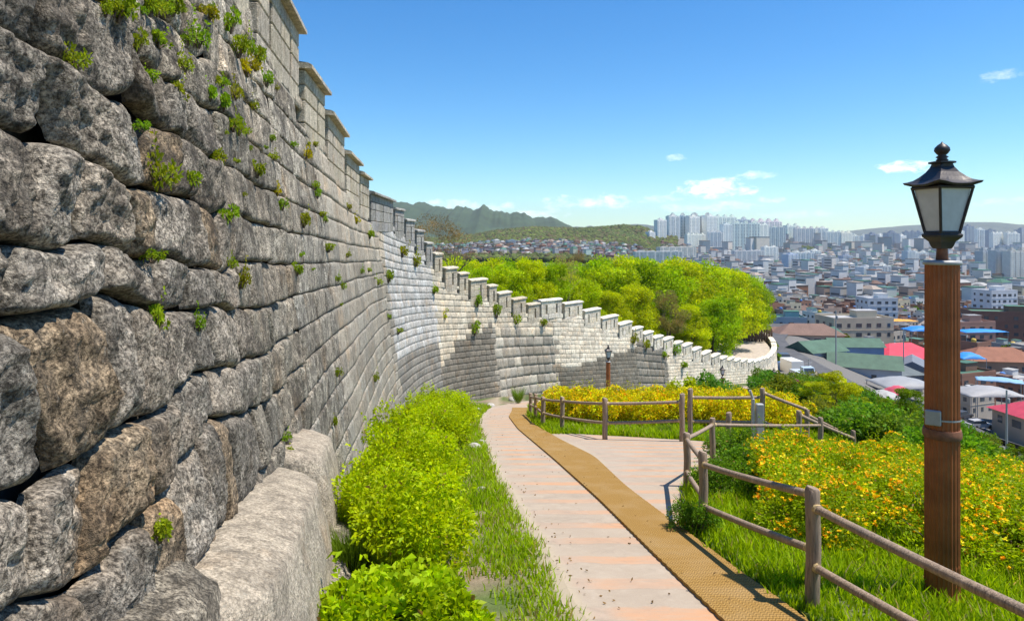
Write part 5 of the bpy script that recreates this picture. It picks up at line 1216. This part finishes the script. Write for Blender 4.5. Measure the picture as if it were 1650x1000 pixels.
# mountains
def ridge(name, prof, d, depth, col, rough, seed):
    ts = np.linspace(prof[0][0], prof[-1][0], 220); V = []; T_ = []; m = 26
    for px in ts:
        yt = np.interp(px, [p[0] for p in prof], [p[1] for p in prof]); H = (-(yt - HY) / F * d) * (1 + .22 * noise.noise(Vector((px * .045, seed, 0))) + .12 * noise.noise(Vector((px * .15, seed, 4)))) + 60
        for j in range(m + 1):
            a = j / m; dd = d - depth + 2 * depth * a; pr = (math.cos((a - .5) * math.pi)) ** 1.1; x = (px - CX) / F * d
            nzv = noise.fractal(Vector((x * rough, dd * rough, seed)), 1.0, 2.0, 6); hh = H * pr * (1 + .35 * nzv * (1 - pr) * 1.5) + H * .05 * nzv * pr
            V.append((x, dd, -60 + hh)); f = 1 + .4 * nzv; T_.append((col[0] * f, col[1] * f, col[2] * f))
    Fc = [(i * (m + 1) + j, (i + 1) * (m + 1) + j, (i + 1) * (m + 1) + j + 1, i * (m + 1) + j + 1) for i in range(219) for j in range(m)]
    tag(npmesh(name, V, Fc, M['forest'], tint=np.array(T_), smooth=True), kind='structure')
ridge('mountain', [(560, 345), (620, 330), (645, 327), (670, 332), (690, 329), (715, 335), (738, 338), (765, 336), (783, 335), (800, 342), (815, 346), (830, 342), (850, 348), (870, 352), (885, 350), (905, 360), (930, 372), (990, 382)], 4200, 1500, (.05, .085, .04), .0035, 1.0)
ridge('mountain_range', [(860, 372), (920, 366), (1000, 364), (1030, 360), (1060, 366), (1200, 372), (1380, 374), (1420, 367), (1450, 365), (1490, 362), (1540, 366), (1562, 357), (1585, 361), (1620, 366), (1680, 370), (1800, 372)], 9000, 2000, (.06, .08, .06), .0012, 5.0)

# ------------------------------------------------------------------ air
hz = MB(); hz.box((1000, 4750, 120), (17000, 13500, 560)); ho = hz.build('haze', bpy.data.materials.new('air'))
tag(ho, kind='stuff'); mm = ho.data.materials[0]; mm.use_nodes = True; t = mm.node_tree; t.nodes.remove(t.nodes['Principled BSDF'])
pv = t.nodes.new('ShaderNodeVolumePrincipled'); pv.inputs['Density'].default_value = .00005; pv.inputs['Color'].default_value = (.88, .94, 1.0, 1); pv.inputs['Anisotropy'].default_value = .2
t.links.new(pv.outputs[0], t.nodes['Material Output'].inputs['Volume'])

# ------------------------------------------------------------------ sky and sun
EL, AZ = 66, 96       # azimuth clockwise from the view direction (+Y)
w = bpy.data.worlds.new('World'); S.world = w; w.use_nodes = True; t = w.node_tree; bg = t.nodes['Background']
sky = t.nodes.new('ShaderNodeTexSky'); sky.sky_type = 'NISHITA'; sky.sun_disc = False; sky.sun_elevation = R(EL); sky.sun_rotation = R(AZ); sky.altitude = 100; sky.air_density = 1.0; sky.dust_density = .1; sky.ozone_density = 3.0
tc = t.nodes.new('ShaderNodeTexCoord').outputs['Generated']; sp = t.nodes.new('ShaderNodeSeparateXYZ'); t.links.new(tc, sp.inputs[0])
az_ = math_(t, 'ARCTAN2', sp.outputs[0], sp.outputs[1]); el_ = math_(t, 'ARCSINE', sp.outputs[2])
nzc = noi(t, 34, 8, .68, mapv(t, tc, (1, 1, 2.2)), .3); nzd = math_(t, 'MULTIPLY', math_(t, 'SUBTRACT', nzc, .5), 3.2)
tot = None
for (px, py, wx, wy, st_k) in [(955, 326, 46, 9, .6), (860, 346, 60, 7, .5), (1150, 303, 62, 15, .9), (1218, 283, 26, 7, .5), (980, 324, 36, 12, .75), (905, 328, 30, 12, .55), (1462, 268, 34, 9, .95), (800, 334, 30, 10, .6), (725, 330, 55, 9, .45), (1240, 322, 28, 6, .5), (1130, 334, 70, 8, .4), (1620, 122, 24, 8, .35), (1088, 254, 16, 6, .5), (1060, 320, 40, 8, .35), (1290, 345, 60, 6, .3), (1620, 325, 40, 6, .3), (1190, 330, 40, 8, .45)]:
    x0 = math.atan((px - CX) / F); z0 = math.atan(-(py - HY) / math.hypot(F, px - CX)); a = wx / F; b = wy / F
    q = math_(t, 'ADD', math_(t, 'POWER', math_(t, 'ABSOLUTE', math_(t, 'DIVIDE', math_(t, 'SUBTRACT', az_, x0), a)), 2.0), math_(t, 'POWER', math_(t, 'ABSOLUTE', math_(t, 'DIVIDE', math_(t, 'SUBTRACT', el_, z0), b)), 2.0))
    s_ = math_(t, 'MULTIPLY', math_(t, 'ADD', math_(t, 'MULTIPLY', math_(t, 'SUBTRACT', .95, q), .5), math_(t, 'MULTIPLY', nzd, 1.1), clamp=True), st_k * 1.5, clamp=True)
    tot = s_ if tot is None else math_(t, 'MAXIMUM', tot, s_)
hs = t.nodes.new('ShaderNodeHueSaturation'); hs.inputs['Saturation'].default_value = 1.34; hs.inputs['Hue'].default_value = .502; hs.inputs['Value'].default_value = 1.0; t.links.new(sky.outputs[0], hs.inputs['Color'])
cm = mixc(t, math_(t, 'MULTIPLY', tot, .9), mixc(t, 1.0, hs.outputs[0], (.72, .94, 1.0), 'MULTIPLY'), (9.0, 9.3, 9.8)); t.links.new(cm, bg.inputs[0]); bg.inputs[1].default_value = .105
sd = bpy.data.lights.new('sun', 'SUN'); sd.energy = 4.3; sd.angle = R(.53); sd.color = (1, .92, .81); so = bpy.data.objects.new('sun', sd); COL.objects.link(so)
dv = Vector((math.sin(R(AZ)) * math.cos(R(EL)), math.cos(R(AZ)) * math.cos(R(EL)), math.sin(R(EL)))); so.rotation_euler = dv.to_track_quat('Z', 'Y').to_euler(); so.location = dv * 60
cam = bpy.data.cameras.new('camera'); co = bpy.data.objects.new('camera', cam); COL.objects.link(co); co.location = (0, 0, 0); co.rotation_euler = (R(90), 0, 0)
cam.sensor_width = 36; cam.lens = 24; cam.shift_y = -120 / 1650; cam.clip_start = .05; cam.clip_end = 30000; S.camera = co
vs_ = S.view_settings; vs_.view_transform = 'Standard'; vs_.look = 'None'; vs_.gamma = 1; vs_.exposure = .75
S.render.engine = 'CYCLES'; S.cycles.max_bounces = 8; S.cycles.volume_bounces = 1; S.cycles.transparent_max_bounces = 8
for o in list(bpy.data.objects):      # unused prototypes leave the scene
    if o.parent is None and o.type == 'EMPTY' and 'label' not in o:
        for c in list(o.children): bpy.data.objects.remove(c)
        bpy.data.objects.remove(o)
for o in bpy.data.objects:
    if 'label' in o and not 4 <= len(o['label'].split()) <= 16: print('LABEL', len(o['label'].split()), o['label'])
print('objects', len(bpy.data.objects))
